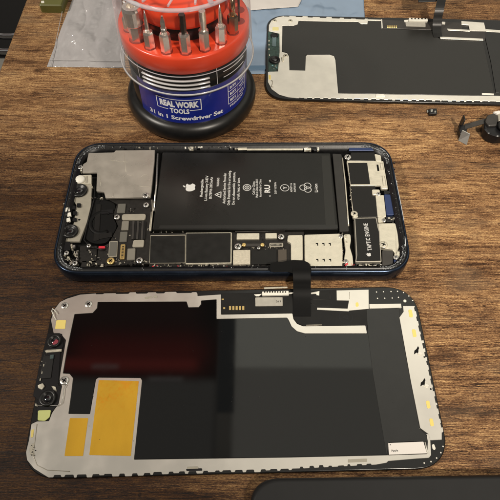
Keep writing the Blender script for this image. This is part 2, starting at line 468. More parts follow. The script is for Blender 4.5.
# ================================================================== BAGS, BOX AND TABLET
def sheet(name, pts, z, m, amp, seed, nx=44, ny=34, th=.012, r=.08):
    """a crinkled film laid flat: a grid warped into the quadrilateral pts (world xy: tl, tr, br, bl)"""
    from mathutils import noise
    b = MB(); tl, tr, br, bl = [Vector(q) for q in pts]
    for j in range(ny + 1):
        for i in range(nx + 1):
            u, v = i / nx, j / ny
            p_ = (tl * (1 - u) + tr * u) * (1 - v) + (bl * (1 - u) + br * u) * v
            e = min(u, 1 - u, v, 1 - v)
            h = noise.fractal(Vector((p_.x * .45 + seed, p_.y * .45, seed)), 1., 2., 4) * amp
            h += (abs(noise.noise(Vector((p_.x * .8, p_.y * .3, seed + 3)))) ** .7) * amp * .9
            b.v.append((p_.x, p_.y, z + max(0, h) * min(1, e * 8 + .15)))
    for j in range(ny):
        for i in range(nx):
            a = j * (nx + 1) + i; b.face([a, a + 1, a + nx + 2, a + nx + 1], True)
    o = b.build(name, m)
    md = o.modifiers.new('thickness', 'SOLIDIFY'); md.thickness = th
    return o
BLUEF = mat('blue_film', (.22, .30, .41), .2, 0, .6, var=.08, vscale=.4, bump=.1, bscale=1)
BLUEF2 = mat('blue_seam', (.10, .18, .28), .35)
q = [(P(232, -30).x, P(232, -30).y), (P(362, -30).x, P(362, -30).y), (P(368, 73).x, P(368, 73).y), (P(232, 74.5).x, P(232, 74.5).y)]
bb = sheet('blue_bag', q, .015, BLUEF, .16, 5., 110, 80)
tag(bb, 'pale blue plastic bag lying under the far display and behind the jar', 'plastic bag')
MB().px([(233, 65.5), (366, 64.5), (367, 68.5), (233, 69.5)], .10, .07, .02).build('seam', BLUEF2, bb)
GREYF = thin_clear('grey_film', (.64, .62, .63), .09, .17, .8, diff=.55, bump=.9)
p0, p1, p2, p3 = P(62.6, -25), P(116, -25), P(125, 68.2), P(47, 67)
gb = sheet('clear_bag', [(p0.x + 1.2, p0.y), (p1.x + .3, p1.y), (p2.x, p2.y), (p3.x, p3.y)], .02, GREYF, .28, 11., 110, 80)
tag(gb, 'milky grey plastic bag lying flat left of the screwdriver jar', 'plastic bag')
sm = MB()
for (a, c_) in (((49.2, 60), (123, 61.2)), ((64.6, 0), (50.8, 66))):
    A, B = P(*a, .09), P(*c_, .09); sm.tube([A.lerp(B, i / 12) + Vector((0, 0, .01 * math.sin(i * 1.7))) for i in range(13)], .018, 6)
build_each(sm, 'seam', thin_clear('seam_film', (.66, .65, .65), .1, .3, .3, diff=.6), gb)
p0, p1, p2, p3 = P(238, -20), P(312, -20), P(298, 8.5), P(238, 13)
g2 = sheet('film_scrap', [(p0.x, p0.y), (p1.x, p1.y), (p2.x, p2.y), (p3.x, p3.y)], .12, thin_clear('pale_film', (.70, .67, .64), .05, .3, .4, diff=.75, bump=.5), .12, 21., 24, 20)
tag(g2, 'crumpled pale film lying on the blue bag by the jar', 'plastic film')
ob = MB(); c0, c1 = P(38.5, 4.8, .5), P(61.5, 5.2, .5)
ob.prism(fillet([(c0.x, c0.y), (c1.x, c1.y), (c1.x + .1, c1.y + 5), (c0.x + .2, c0.y + 5)], .12), 0, .5, .06)
ob_ = ob.build('small_case', OLIVE)
tag(ob_, 'olive green case at the far edge above the grey bag', 'case')
MB().px([(41, .8), (44, .6), (44.3, 2.8), (41.2, 3)], .515, .03, .02).build('case_glint', WPL, ob_)  # white highlight on the case, laid on as a small plate

# dark tablet at the near edge
tb = MB(); a0, a1, z = P(249, 477.5, .62), P(500, 473.8, .62), .62
dr = math.atan2(a1.y - a0.y, a1.x - a0.x)
def tpt(u, v): return (a0.x + u * math.cos(dr) - v * math.sin(dr), a0.y + u * math.sin(dr) + v * math.cos(dr))
def tout(ins): return fillet([tpt(ins, -ins), tpt(24.6 - ins, -ins), tpt(24.6 - ins, -17 + ins), tpt(ins, -17 + ins)], 1.0 - ins * .6, 8)
rings(tb, tout, [(.12, 0), (.03, .1), (0, .2), (0, .42), (.03, .54), (.11, .61), (.16, .62)], True, True)
tb_ = tb.build('tablet', TABG)
tag(tb_, 'matte dark grey slab with rounded corner along the near edge', 'tablet')

# ================================================================== PHONE
PX, PY, PT = -.4936641, 7.1411591 + 0, .02857939
# order in the fit: phone first
PX, PY, PT = -.7654144, 14.665168, .01028882
PW, PL = 7.15, 14.67
ph = thing('opened_phone', (PX, PY, 0), 'opened navy phone showing its battery and circuit boards', 'phone')
def po(ins): return rrect(PX, PY, PT, PL, PW, 1.32, ins, 12)
b = MB(); rings(b, po, [(.10, 0), (.02, .05), (0, .10), (0, .66), (.015, .70), (.05, .735), (.085, .74), (.10, .73)])
b.build('frame', NAVY, ph)
b = MB(); rings(b, po, [(.10, .73), (.115, .685), (.20, .68), (.215, .72), (.235, .72), (.25, .655), (.36, .65), (.37, .30)])
b.build('inner_lip', LIP, ph)
b = MB(); b.prism(po(.36), .0, .30, 0); b.build('back_housing', DEEP, ph)
Z = .62
# camera shield
sh = pl('camera_shield', [(88.5, 152.8), (114, 152.2), (115.5, 150.2), (155, 149.8), (154.5, 160), (151.5, 190), (150.4, 197), (105.5, 198), (104, 192), (96.3, 191), (97, 172.5), (82.3, 172.5), (83, 164), (86.6, 161.8)], .66, .1, STEEL, ph, .04, .02)
dn = MB()
for (a, c_, m_) in (((122, 178), (133, 176), (127, 174.5)), ((141, 177), (148, 175.5), (144, 174.5))):
    dn.tube([P(*a, .661), P(*m_, .664), P(*c_, .661)], .008, 6)
dn.px([(106, 193.2), (113.2, 192.8), (113.4, 196.4), (106.4, 196.8)], .672, .02, .05, .008)
build_each(dn, 'crease', STEEL, sh)
screw(145.6, 195, .69, .15, ph); screw(80.3, 167, .66, .12, ph)
b = MB(); b.px([(77.5, 163.5), (81.5, 162.5), (82, 170.5), (77.6, 171.5)], .60, .2, .05); b.build('bracket', CREAM, ph)
# light sensor and camera modules
b = MB(); b.px([(75, 175), (91.5, 174.6), (91.4, 184), (74.4, 184.4)], .60, .15, .04); fm = b.build('flash_module', CREAM, ph)
c = P(80, 179.6, .6); MB().lathe(c.x, c.y, [(.24, .6), (.24, .63), (.17, .68), (.001, .70)], 24).build('lens', WPL, fm)
MB().px([(85.5, 176), (87.5, 176), (87.5, 182.5), (85.3, 182.5)], .62, .03).build('contact', CREAM2, fm)
pl('camera_bracket', [(79.6, 184.5), (92, 184), (90.8, 206), (87, 222), (79.5, 241.5), (62.8, 241.3), (64.5, 234), (73.5, 224), (76.5, 205), (72.5, 199.5), (73.5, 190)], .56, .12, CREAM2, ph, .04)
def camera(x, y, r, parent, z=.6, name='camera_module'):
    c = P(x, y, z); b = MB()
    b.lathe(c.x, c.y, [(r, z - .2), (r, z + .02), (r * .93, z + .05), (r * .72, z + .05), (r * .68, z + .02), (r * .5, z + .02), (r * .45, z - .01)], 28)
    o = b.build(name, LENSR, parent)
    MB().lathe(c.x, c.y, [(r * .5, z), (r * .4, z + .022), (r * .2, z + .034), (.001, z + .038)], 20).build('lens', LENS, o)
    d = MB(); fn = frame_on(x, y, z + .056, 1, 0); put_ring(d, fn, r * .62, r * .05, 200, 300, 12); d.build('ring_mark', FLEXG, o)
    return o
camera(79.2, 190.4, .37, ph); camera(70.2, 231, .34, ph, .62)
b = MB()
for x, y, w in ((66.8, 209.6, 3.2), (69, 214.5, 2.2), (68.3, 219.8, 2.2)):
    b.px([(x - w, y - 1.6), (x + w * .7, y - 2.6), (x + w, y + 1.2), (x - w * .8, y + 2.2)], .69, .08, .03)
build_each(b, 'connector', WPL, ph)
b = MB()
for x, y in ((73.5, 207.4), (75, 213), (74.5, 219.5), (78.8, 205)): b.px([(x - 2, y - 2), (x + 2, y - 2), (x + 2, y + 1.8), (x - 2.2, y + 1.8)], .63, .1, .04)
c = P(79.2, 219.6, .57); b.lathe(c.x, c.y, [(.05, .55), (.05, .565)], 12)
build_each(b, 'socket', BLACK, ph)
pl('laser_module', [(63.3, 242), (70.2, 241.4), (70, 250), (62.8, 250.6)], .62, .2, BLACK, ph, .05)
clutter([(71, 247), (77, 253), (75, 262)], 22, .56, ph, 'small_components', [CREAM, CREAM2, BLACK, SILV], .05, .16, 1.8, 3)
clutter([(64, 262), (72, 268), (84, 269.5), (100, 268)], 38, .52, ph, 'small_components', [CREAM2, BLACK, SILV, BOARD], .04, .16, 2.2, 4)
clutter([(86, 263), (106, 267)], 20, .55, ph, 'small_components', [CREAM, CREAM2, BOARD], .05, .14, 2., 5)
# camera coil flex: dark rounded block with arc
pl('camera_flex', [(92.5, 199), (104, 199.5), (117, 204), (112, 216), (118, 226), (107, 243), (94, 244), (84, 238), (88, 222), (90, 210)], .53, .2, DEEP, ph, .35)
c = P(102, 222, .56); b = MB(); b.tube([(c.x + .5 * math.cos(math.radians(a)), c.y + .56 * math.sin(math.radians(a)), .53) for a in range(60, 320, 13)], .045, 8, .09); b.build('coil', DEEP, ph)
pl('flex_strip', [(96, 204), (101, 204), (99, 240), (93, 241)], .56, .04, FLEX, ph, .05)
pl('flex_strip', [(101, 210), (113, 209), (113, 213), (101, 214)], .57, .04, BLACK, ph, .03)
pl('flex_strip', [(99, 234), (112, 232), (112, 236.5), (99, 239)], .565, .04, FLEX, ph, .03)
pl('red_pad', [(98.6, 246), (105.2, 245.8), (105, 248), (98.4, 248.2)], .56, .05, RED, ph, .02)
pl('flex_panel', [(80, 246), (97, 245.5), (96.5, 262), (79, 262.5)], .5, .1, BOARD, ph, .05)
# ---- left logic board
lb = pl('logic_board', [(108, 199), (153, 198.5), (150.5, 232), (150, 263.5), (80, 267.5), (82, 261), (97, 260.5), (98, 249), (109, 243), (118, 226), (113, 214), (117, 204)], .50, .12, BOARD, ph, .03)
def chip(name, pts, z, m, par=None, r=.04, bev=.014): return pl(name, pts, z, .1, m, par or lb, r, bev)
chip('shield_bar', [(122, 214), (146, 213.6), (145.2, 219.6), (121.6, 220)], .575, CREAM2, None, .12)
chip('connector_cover', [(118.2, 203.6), (125.9, 203.4), (124.9, 212.6), (116.5, 212.8)], .56, mat('dark_grey_metal', (.15, .145, .125), .45, .3), None)
chip('connector_cover', [(122, 221), (129, 220.8), (128.3, 229.8), (121, 230)], .56, mat('mid_grey_metal', (.24, .225, .19), .45, .3))
chip('connector_cover', [(120.2, 231.6), (127.6, 231.4), (126.6, 241.4), (119.2, 241.8)], .56, MATS['dark_grey_metal'])
chip('connector_cover', [(133.4, 239.8), (144.2, 239.4), (143.6, 246.6), (132, 247)], .57, CREAM2, None, .08)
chip('connector_cover', [(127.5, 248.4), (135.4, 248), (134.8, 259.4), (126.7, 259.8)], .57, MATS['mid_grey_metal'])
o = chip('connector_cover', [(109.2, 241.2), (117.9, 240.8), (116.9, 256.4), (108.2, 256.8)], .56, CREAM2)
MB().px([(109.9, 242), (117.2, 241.6), (116.2, 255.6), (108.9, 256)], .572, .02, .02, .004).build('cover_pad', MATS['dark_grey_metal'], o)
b = MB(); b.px([(120.6, 244.2), (125.4, 244), (124.4, 258.8), (119.6, 259)], .57, .06, .05)
b.mi = 1; b.px([(122, 246), (124.2, 245.8), (123.2, 257.2), (121, 257.4)], .578, .02, .02)
for i in range(7):
    y = 247 + i * 1.5; b.mi = 0; b.px([(122 - i * .13, y), (124 - i * .13, y), (124 - i * .13, y + .7), (122 - i * .13, y + .7)], .584, .01, 0, .002)
b.build('gold_connector', [GOLD, BOARD], lb)
b = MB()
for i in range(6):
    x = 132.5 + i * 2.3; b.mi = i % 2
    b.px([(x, 221), (x + 2.1, 221), (x + 1.0, 239), (x - 1.1, 239)], .552 + .002 * (i % 2), .03, 0, .004)
b.build('ribbon_cable', [FLEXG, FLEX], lb)
for x, y, r, m_ in ((146, 204.5, .13, SILV), (116.8, 216.7, .13, SILV), (110.5, 260.6, .16, GOLD), (139.4, 260, .14, SILV)): screw(x, y, .6, r, lb, m_)
clutter([(100, 264), (150, 262)], 40, .5, lb, 'small_components', [CREAM2, BOARD, BLACK, SILV], .03, .10, 1.6, 8, .03)
clutter([(112, 236), (131, 236)], 12, .5, lb, 'small_components', [BOARD, BLACK, CREAM2], .03, .08, 2.5, 9, .02)
b = MB(); A, B = P(157.8, 154, .6), P(153.6, 211, .6); b.tube([A, P(156.4, 185, .62), B], .045, 6); b.build('antenna_cable', SILV, ph)
b = MB(); A, B = P(151.4, 212, .56), P(149.6, 231, .56); b.tube([A, B], .03, 6); b.build('antenna_cable', CREAM2, ph)
# ---- main board under two black films
mb_ = pl('main_board', [(149.5, 233), (304, 231.5), (304, 267.5), (149, 268.5)], .48, .12, BOARD, ph, .03)
o = chip('chip_shield', [(150.2, 235), (185.5, 234.4), (185.2, 262.6), (149.2, 263)], .56, CREAM2, mb_)
MB().px([(150.6, 235.9), (185, 235.4), (184.8, 262.4), (149.7, 262.8)], .568, .012, .02, .003).build('black_film', FOIL, o)
o = chip('chip_shield', [(185.8, 232.6), (231.8, 232.2), (231.6, 263.2), (185.4, 263.8)], .60, CREAM, mb_)
MB().px([(186.2, 233.3), (230.8, 232.9), (230.5, 262.4), (186, 262.9)], .608, .012, .02, .003).build('black_film', FOIL, o)
o = pl('shield_lid', [(236.8, 233.2), (259.4, 233), (259.4, 238.9), (236.6, 239.1)], .57, .1, CREAM, mb_, .03)
o = pl('shield_lid', [(265.4, 233), (276.8, 232.9), (276.9, 238), (265.4, 238.2)], .57, .1, CREAM, mb_, .03)
screw(281.2, 236.3, .6, .14, mb_); screw(238, 246, .6, .15, mb_)
b = MB(); b.px([(244.6, 243.4), (262, 243.3), (262, 246.1), (244.5, 246.2)], .55, .06, .02)
b.mi = 1
for x in (244, 262.4): c = P(x, 244.7, .56); b.lathe(c.x, c.y, [(.09, .5), (.09, .57), (.06, .585)], 10)
b.build('connector', [FLEXG, GOLD], mb_)
b = MB(); b.px([(269.3, 242.7), (283.2, 242.6), (283.3, 246.4), (269.3, 246.5)], .55, .06, .05); b.mi = 1
b.px([(270.5, 243.5), (282, 243.4), (282.1, 245.6), (270.5, 245.7)], .558, .02, .03)
for i in range(9): b.mi = 0; b.px([(271.2 + i * 1.2, 244), (271.8 + i * 1.2, 244), (271.8 + i * 1.2, 245.2), (271.2 + i * 1.2, 245.2)], .564, .01, 0, .002)
b.build('connector', [CREAM2, BOARD], mb_)
o = pl('shield_lid', [(233.2, 250), (250.3, 249.8), (250.3, 264), (233, 264.3)], .58, .1, mat('speckled_metal', (.60, .55, .44), .5, .3, var=.14, vscale=12, bump=.2, bscale=15), mb_, .03)
pl('black_film', [(251.2, 249.9), (276.8, 249.6), (276.9, 264), (251.1, 264.2)], .56, .08, FOIL, mb_, .02)
pl('board_shield', [(278, 249.5), (286.6, 249), (286.8, 262), (278.2, 262.6)], .53, .06, mat('brown_board', (.07, .058, .045), .5), mb_)
clutter([(150, 232.6), (184, 232)], 10, .5, mb_, 'small_components', [CREAM2, BOARD, SILV], .03, .08, .6, 31, .03)
clutter([(150, 266.6), (232, 266)], 46, .49, mb_, 'small_components', [CREAM2, BOARD, SILV, RED, BOARD], .03, .10, 1., 12, .03)
clutter([(234, 247.6), (284, 247.2)], 18, .5, mb_, 'small_components', [CREAM2, BOARD, BLACK], .03, .07, .8, 13, .03)
pl('cable_bracket', [(288, 235.2), (302.6, 234.8), (302.8, 260), (291, 260.4), (291, 243), (287.2, 241)], .60, .12, CREAM, ph, .06)
# SIM tray
st = pl('sim_reader', [(304.5, 234.5), (340, 233.4), (342, 238), (342.8, 252), (342.4, 269), (311, 269), (309.6, 263), (304.8, 262)], .62, .14, CREAM, ph, .05, .02)
b = MB()
for y, x0 in ((244.2, 317), (260, 317.3)):
    for i in range(3):
        x = x0 + i * 6.4
        b.px([(x - 1.2, y - 1.2), (x + 1., y - 1.3), (x + 1.2, y + 1.4), (x + .3, y + 1.4), (x + .1, y - .3), (x - 1.2, y - .2)], .626, .01, 0, .002)
build_each(b, 'slot', DEEP, st)
MB().px([(318, 265.4), (331, 265.2), (331.4, 268.6), (318.2, 268.8)], .63, .03, .02).build('tab', WPL, st)
pl('flex_bracket', [(343.6, 234.4), (350.4, 234), (351, 240), (349.8, 247), (352.6, 256), (353.4, 265), (347.6, 266.4), (343.8, 262), (345.6, 250)], .62, .14, CREAM, ph, .08)
clutter([(344, 264), (354, 266)], 14, .58, ph, 'small_components', [CREAM, CREAM2, BLACK, RED], .05, .14, 1.6, 15)
clutter([(345, 235), (351, 262)], 12, .6, ph, 'small_components', [CREAM2, WPL, BLACK], .05, .12, 1.2, 16)
# ---- more of the crowded small parts
for i_, (pts_, n_, z_, sp_, a_, c_) in enumerate((
        ([(59, 240), (66, 205), (72, 180)], 40, .60, 2.2, .03, .10), ([(62, 256), (70, 262), (80, 264)], 40, .57, 3., .03, .12),
        ([(60, 250), (58, 262), (66, 270)], 30, .62, 2., .03, .10), ([(92, 186), (94, 198), (106, 200)], 16, .55, 2., .03, .09),
        ([(104, 246), (118, 262), (146, 264)], 50, .53, 3.5, .02, .06), ([(130, 208), (148, 230)], 40, .52, 4., .02, .06),
        ([(88, 250), (98, 262)], 16, .53, 4., .03, .09),
        ([(152, 266), (230, 265)], 60, .52, 1.8, .02, .07), ([(236, 266), (270, 265)], 24, .50, 1.4, .03, .08),
        ([(252, 248), (284, 248)], 26, .50, 1.2, .02, .05), ([(262, 236), (265, 248)], 10, .5, 1., .02, .05),
        ([(388, 218), (398, 222), (402, 240), (401, 256)], 40, .60, 2.2, .03, .10), ([(385, 154), (392, 170), (396, 190)], 40, .62, 2., .03, .09),
        ([(354, 265), (392, 266)], 30, .60, 1.4, .03, .12), ([(342, 232), (343, 266)], 20, .6, .8, .03, .08), ([(349, 162), (352, 214)], 26, .60, 1., .02, .07),
        ([(110, 147), (160, 147)], 24, .67, 1.4, .03, .08), ([(212, 147.6), (240, 147.6)], 16, .67, 1., .03, .08))):
    clutter(pts_, n_, z_, ph, 'small_components', [CREAM2, BLACK, BOARD, SILV, BLACK, FLEXG, CREAM], a_, c_, sp_, 70 + i_, .04)
def cable(pts, w, m, z=.6, name='thin_cable'):
    b = MB(); b.tube([P(x, y, z) for x, y in pts], w, 6); return b.build(name, m, ph)
cable([(95, 186), (94, 200), (88, 222), (84, 240), (90, 247), (104, 250)], .03, BLACK, .57)
cable([(152, 200), (152.6, 212), (150.6, 231)], .025, CREAM2, .58)
cable([(235, 231.6), (285, 231)], .02, FLEXG, .56)
cable([(350, 187), (353, 212)], .02, CREAM2, .61)
for x, y, r in ((66.4, 252.6, .10), (74.8, 262.8, .11), (88.6, 245.4, .09), (258.8, 247.6, .07), (341.2, 236, .1), (346, 261, .1), (378.6, 193.6, .1), (384, 220, .1), (396, 257, .11)):
    screw(x, y, .66, r, ph)
b = MB()
for (x0, y0, x1, y1) in ((110, 160, 128, 162), (124, 153.6, 126, 172), (138, 186, 149, 186.6), (100, 176, 100.6, 186)):
    b.tube([P(x0, y0, .661), P((x0 + x1) / 2, (y0 + y1) / 2 + .4, .662), P(x1, y1, .661)], .005, 5)
build_each(b, 'scratch', CREAM, sh)
# ---- battery
BZ = .63
bt = pl('battery', [(162.4, 152), (330.6, 153), (338.6, 229), (152.4, 229.6)], BZ, .3, BATT, ph, .07, .035)
MB().px([(321.5, 155.5), (329.6, 155.5), (335.4, 225.5), (325.6, 225.5)], BZ + .004, .006, .02, .002).build('end_tape', mat('tape', (.016, .016, .014), .36), bt)
MB().px([(160.2, 225.3), (337.5, 224.6), (337.9, 228), (158.6, 228.6)], BZ + .003, .006, .02, .002).build('edge_fold', mat('fold', (.016, .016, .015), .3), bt)
UP = PI / 2
b = MB(); zt = BZ + .006
put_logo(b, 189, 187.4, zt, .56, UP)
for x, t_, l in ((201.6, 'Rechargeable', .98), (206.3, 'Li-ion Battery 3.83V', 1.42), (210.9, '10.78Wh 2815mAh', 1.24)):
    put_text(b, t_, x, 188, zt, .17, UP, .015, fit=l)
put_text(b, 'WARNING', 218, 182, zt, .15, UP, .02, fit=.50)
fn = frame_on(218.2, 194.6, zt, 1, UP)
for a, c_ in (((-.16, -.12), (.16, -.12)), ((.16, -.12), (0, .15)), ((0, .15), (-.16, -.12))): put_line(b, fn, a, c_, .035)
put_line(b, fn, (0, .05), (0, -.03), .03); put_line(b, fn, (0, -.06), (0, -.085), .03)
for x, t_, l, y in ((224.4, 'Authorized Service Provider', 1.75, 188), (229, 'Only. Potential for fire or burning.', 1.98, 187.5), (233.6, 'Do not disassemble, puncture,', 1.85, 188), (238.2, 'crush, heat, or burn.', 1.25, 188.5)):
    put_text(b, t_, x, y, zt, .17, UP, .015, fit=l)
fn = frame_on(247, 187.5, zt, 1, UP); put_ring(b, fn, .19, .03); put_ring(b, fn, .11, .03); put_line(b, fn, (-.06, 0), (.06, 0), .04)
for x, t_, l in ((253.6, 'SVOLT China', .75), (256.8, 'Made in China 616-00641', 1.05), (260.2, 'Assembled in China', 1.)): put_text(b, t_.replace('SVOLT ', 'Cell in '), x, 188, zt, .15, UP, .01, fit=l)
put_text(b, 'RU', 267.2, 188.8, zt, .34, UP, .03, fit=.44); put_text(b, 'c', 269.5, 196, zt, .16, UP, .02); put_text(b, 'us', 269.5, 181, zt, .16, UP, .02)
put_text(b, '3.83V 10.78Wh', 275.4, 188, zt, .13, UP, .01, fit=.66)
fn = frame_on(284.8, 187.8, zt, 1, UP); put_ring(b, fn, .2, .025); put_text(b, 'Y', 284.8, 187.8, zt, .24, UP, .02)
for x, t_, l in ((291.2, 'APN/P116', .5), (294.6, 'AAPN:6160', .5)): put_text(b, t_, x, 187.6, zt, .13, UP, .01, fit=l)
fn = frame_on(306.2, 187.6, zt, 1, UP)
for k in range(3):
    a = math.radians(90 + 120 * k); put_ring(b, fn, .17, .028, 0, 360, 18, .13 * math.cos(a), .13 * math.sin(a))
put_text(b, 'Li-ion', 316, 188, zt, .2, UP, .015, fit=.48)
b.build('battery_print', WHITE, bt)
pl('battery_flex', [(332.6, 153.5), (341.6, 154.2), (349, 231), (339.6, 231.4)], .58, .25, mat('flex_dark', (.024, .023, .021), .45, var=.1), ph, .05)
b = MB(); b.tube([P(342.4, 158, .62), P(345, 180, .62), P(347.6, 212, .62), P(348.6, 226, .6)], .03, 6); b.build('antenna_cable', CREAM, ph)
# right end modules
pl('module_cover', [(351, 152.4), (374.6, 152.2), (375.2, 160.4), (348.6, 160.6)], .60, .2, FOIL, ph, .05)
pl('module_cover', [(350.6, 186), (375.2, 186), (377.6, 216.6), (353.6, 217.2)], .58, .2, FOIL, ph, .04)
o = pl('speaker_plate', [(346.8, 160.4), (383.4, 161), (388, 188.7), (381.4, 188.8), (380.5, 185.2), (350.4, 185.4)], .63, .12, CREAM, ph, .04)
MB().px([(348, 162.8), (367.2, 162.8), (370.2, 184.2), (350.6, 184.3)], .637, .012, .02, .003).build('black_film', FOIL, o)
b = MB(); b.px([(376.5, 164.5), (378.4, 164.5), (379.4, 171), (377.4, 171)], .634, .01, .02, .002); b.build('slot', DEEP, o)
b = MB()
for pts in ([(380, 163.4), (382.6, 163.4), (383.6, 169.6), (381, 169.6), (380, 163.4)], [(382, 176), (384.6, 176), (386, 185.4), (383.2, 185.4), (382, 176)]):
    b.tube([P(x, y, .636) for x, y in pts], .012, 5)
build_each(b, 'embossed_mark', CREAM2, o)
screw(347.9, 156.6, .68, .16, ph); 
pl('bracket', [(374.6, 153.8), (380.8, 155.2), (381.6, 161), (376, 161)], .62, .15, CREAM, ph, .05)
pl('bracket', [(372, 189.4), (379.6, 189.4), (380.2, 194.6), (372.4, 194.6)], .65, .15, CREAM, ph, .06)
b = MB(); b.px([(375.6, 195.2), (383.8, 195), (386.2, 216.6), (377.6, 217)], .62, .14, .03); b.build('port_bracket', CREAM, ph)
pl('port_module', [(384.2, 194.2), (393.6, 194.6), (396.6, 214.6), (386.6, 214.8)], .60, .2, NAVYP, ph, .05)
pl('bracket', [(384, 190.8), (391.6, 190.6), (391.8, 193), (384.2, 193.4)], .62, .12, BLACK, ph, .03)
screw(354.4, 213.4, .67, .15, ph, CREAM)
pl('bracket', [(352.2, 214), (356.2, 211.6), (358.4, 217), (353.4, 218.2)], .63, .12, CREAM, ph, .06)
te = pl('haptic_motor', [(354.4, 217.6), (376.5, 217.3), (378.4, 227), (379.8, 231), (381.6, 261.6), (355.4, 262), (356.4, 255)], .63, .25, mat('motor_edge', (.5, .47, .4), .4, .5), ph, .03, .012)
MB().px([(355.2, 218.5), (375.8, 218.2), (377.6, 227.4), (378.9, 231.4), (380.7, 260.7), (356.3, 261.1), (357.2, 255)], .637, .012, .02, .003).build('black_film', FOIL, te)
b = MB(); put_text(b, 'TAPTIC ENGINE', 367.6, 236.8, .643, .25, UP + .02, .022, fit=1.38, space=1.1); put_logo(b, 368.4, 254.6, .643, .21, UP)
b.build('motor_print', WHITE, te)
pl('bracket', [(377.6, 217.2), (384.4, 216), (385.2, 221.6), (378.4, 222.6)], .64, .12, CREAM, ph, .08)
pl('socket', [(385.8, 216.6), (394, 216.2), (394.4, 221.4), (386.2, 221.8)], .60, .12, BLACK, ph, .04)
pl('speaker_box', [(377.8, 223), (395.6, 222.8), (396.4, 226), (398.2, 233), (399.2, 246.4), (396.4, 255), (392.6, 249.4), (380.2, 247.2), (379, 237)], .62, .18, CREAM, ph, .08, .03)
screw(383.6, 244.2, .66, .17, ph, CREAM)
pl('microphone_flex', [(382.2, 250), (393.4, 250.8), (392.8, 266.2), (382.4, 266.4)], .60, .2, FLEXG, ph, .08)
pl('bracket', [(394.4, 252.8), (399.4, 249), (400.6, 256), (397, 260.4), (394.2, 258.6)], .58, .12, CREAM, ph, .08)
pl('bracket', [(391.6, 265), (396.8, 263.6), (398.2, 266.4), (394, 268)], .62, .12, CREAM, ph, .05)
pl('lens_pad', [(393.8, 258.8), (399, 258), (399.4, 261.6), (394, 262.8)], .57, .08, NAVYP, ph, .04)
clutter([(392, 160), (402, 215), (405, 250)], 18, .62, ph, 'small_components', [CREAM2, SILV, BLACK, BLACK], .03, .08, 2., 17, .05)
clutter([(358, 267.5), (380, 267)], 12, .58, ph, 'small_components', [CREAM, CREAM2, BLACK], .05, .2, .8, 18)
# top lip: clips and contacts
clutter([(186, 147.6), (210, 147.4)], 14, .67, ph, 'small_components', [WPL, CREAM, BLACK], .06, .16, .8, 20, .03)
clutter([(305, 148.6), (328, 148.6)], 12, .67, ph, 'small_components', [WPL, CREAM, BLACK], .08, .22, .8, 21, .03)
clutter([(100, 148), (180, 147.4)], 16, .655, ph, 'small_components', [CREAM2, BLACK, BLACK], .03, .08, 1., 22, .02)
b = MB(); b.px([(247, 148.6), (303, 148.4), (303, 149.9), (247, 150.1)], .672, .03, 0, .004); b.px([(238, 147.6), (247, 147.4), (247, 149.6), (238, 149.8)], .68, .04, .02); build_each(b, 'antenna_strip', CREAM, ph)
b = MB(); b.px([(349, 147.6), (372, 147.6), (374, 150.6), (349, 150.6)], .66, .03, .02); b.build('seal_strip', NAVYP, ph)
# glue residue along the lip
rd = random.Random(5); b = MB(); outl = po(.17); outl2 = po(.30); n_ = len(outl)
for k in range(1500):
    i = rd.randrange(n_); t_ = rd.random(); u = rd.random()
    a, c_ = Vector(outl[i]).lerp(Vector(outl2[i]), u), Vector(outl[(i + 1) % n_]).lerp(Vector(outl2[(i + 1) % n_]), u)
    if (a - c_).length > 2 and rd.random() < .0: continue
    p_ = a.lerp(c_, t_); s_ = rd.uniform(.006, .024); an = rd.random() * PI
    q = [(p_.x + s_ * rd.uniform(.6, 1.4) * math.cos(an + j * PI / 2), p_.y + s_ * rd.uniform(.3, 1.) * math.sin(an + j * PI / 2)) for j in range(4)]
    b.mi = 0 if rd.random() < .35 else 1
    b.prism(q, .655, .70, .003)
o = b.build('glue_residue', [mat('glue_bright', (.55, .58, .60), .3), mat('glue_dull', (.10, .105, .11), .35)], ph); tag(o, kind='stuff')
# glinting wire of clear glue on the right corner
b = MB(); b.tube([P(x, y, .70) for x, y in ((380, 148), (386, 152), (391, 160), (394, 172), (397, 186), (400, 200), (403, 216), (405, 232), (405.4, 246))], .018, 5); b.build('glue_bead', MATS['glue_bright'], ph)

# ================================================================== NEAR DISPLAY
DX, DY, DT = -.4936641, 7.1411591, .02857939
d1 = thing('display_panel', (DX, DY, 0), 'near display panel lying face down with two amber film squares', 'phone display')
def do(ins): return rrect(DX, DY, DT, 14.5, 7.0, 1.25, ins, 12)
b = MB(); rings(b, do, [(.05, 0), (0, .04), (0, .14), (.03, .16)], True, True); b.build('glass_slab', SLAB, d1)
def teeth(x0, y0, x1, y1, step, dep, duty=.5, seed=0, jit=.45):
    """photo-space toothed edge between two points; dep pushes outwards (down for positive)"""
    rd = random.Random(seed); out = []; n = max(1, int(math.hypot(x1 - x0, y1 - y0) / step))
    dx, dy = (x1 - x0) / n, (y1 - y0) / n; l = math.hypot(dx, dy); nx, ny = -dy / l, dx / l
    for i in range(n):
        bx, by = x0 + dx * i, y0 + dy * i; d = dep * (1 + rd.uniform(-jit, jit)); w = duty * (1 + rd.uniform(-jit, jit))
        out += [(bx, by), (bx + dx * (1 - w), by + dy * (1 - w)), (bx + dx * (1 - w) + nx * d + dx * .06, by + dy * (1 - w) + ny * d), (bx + dx * .97 + nx * d, by + dy * .97 + ny * d)]
    return out
ZP = .18
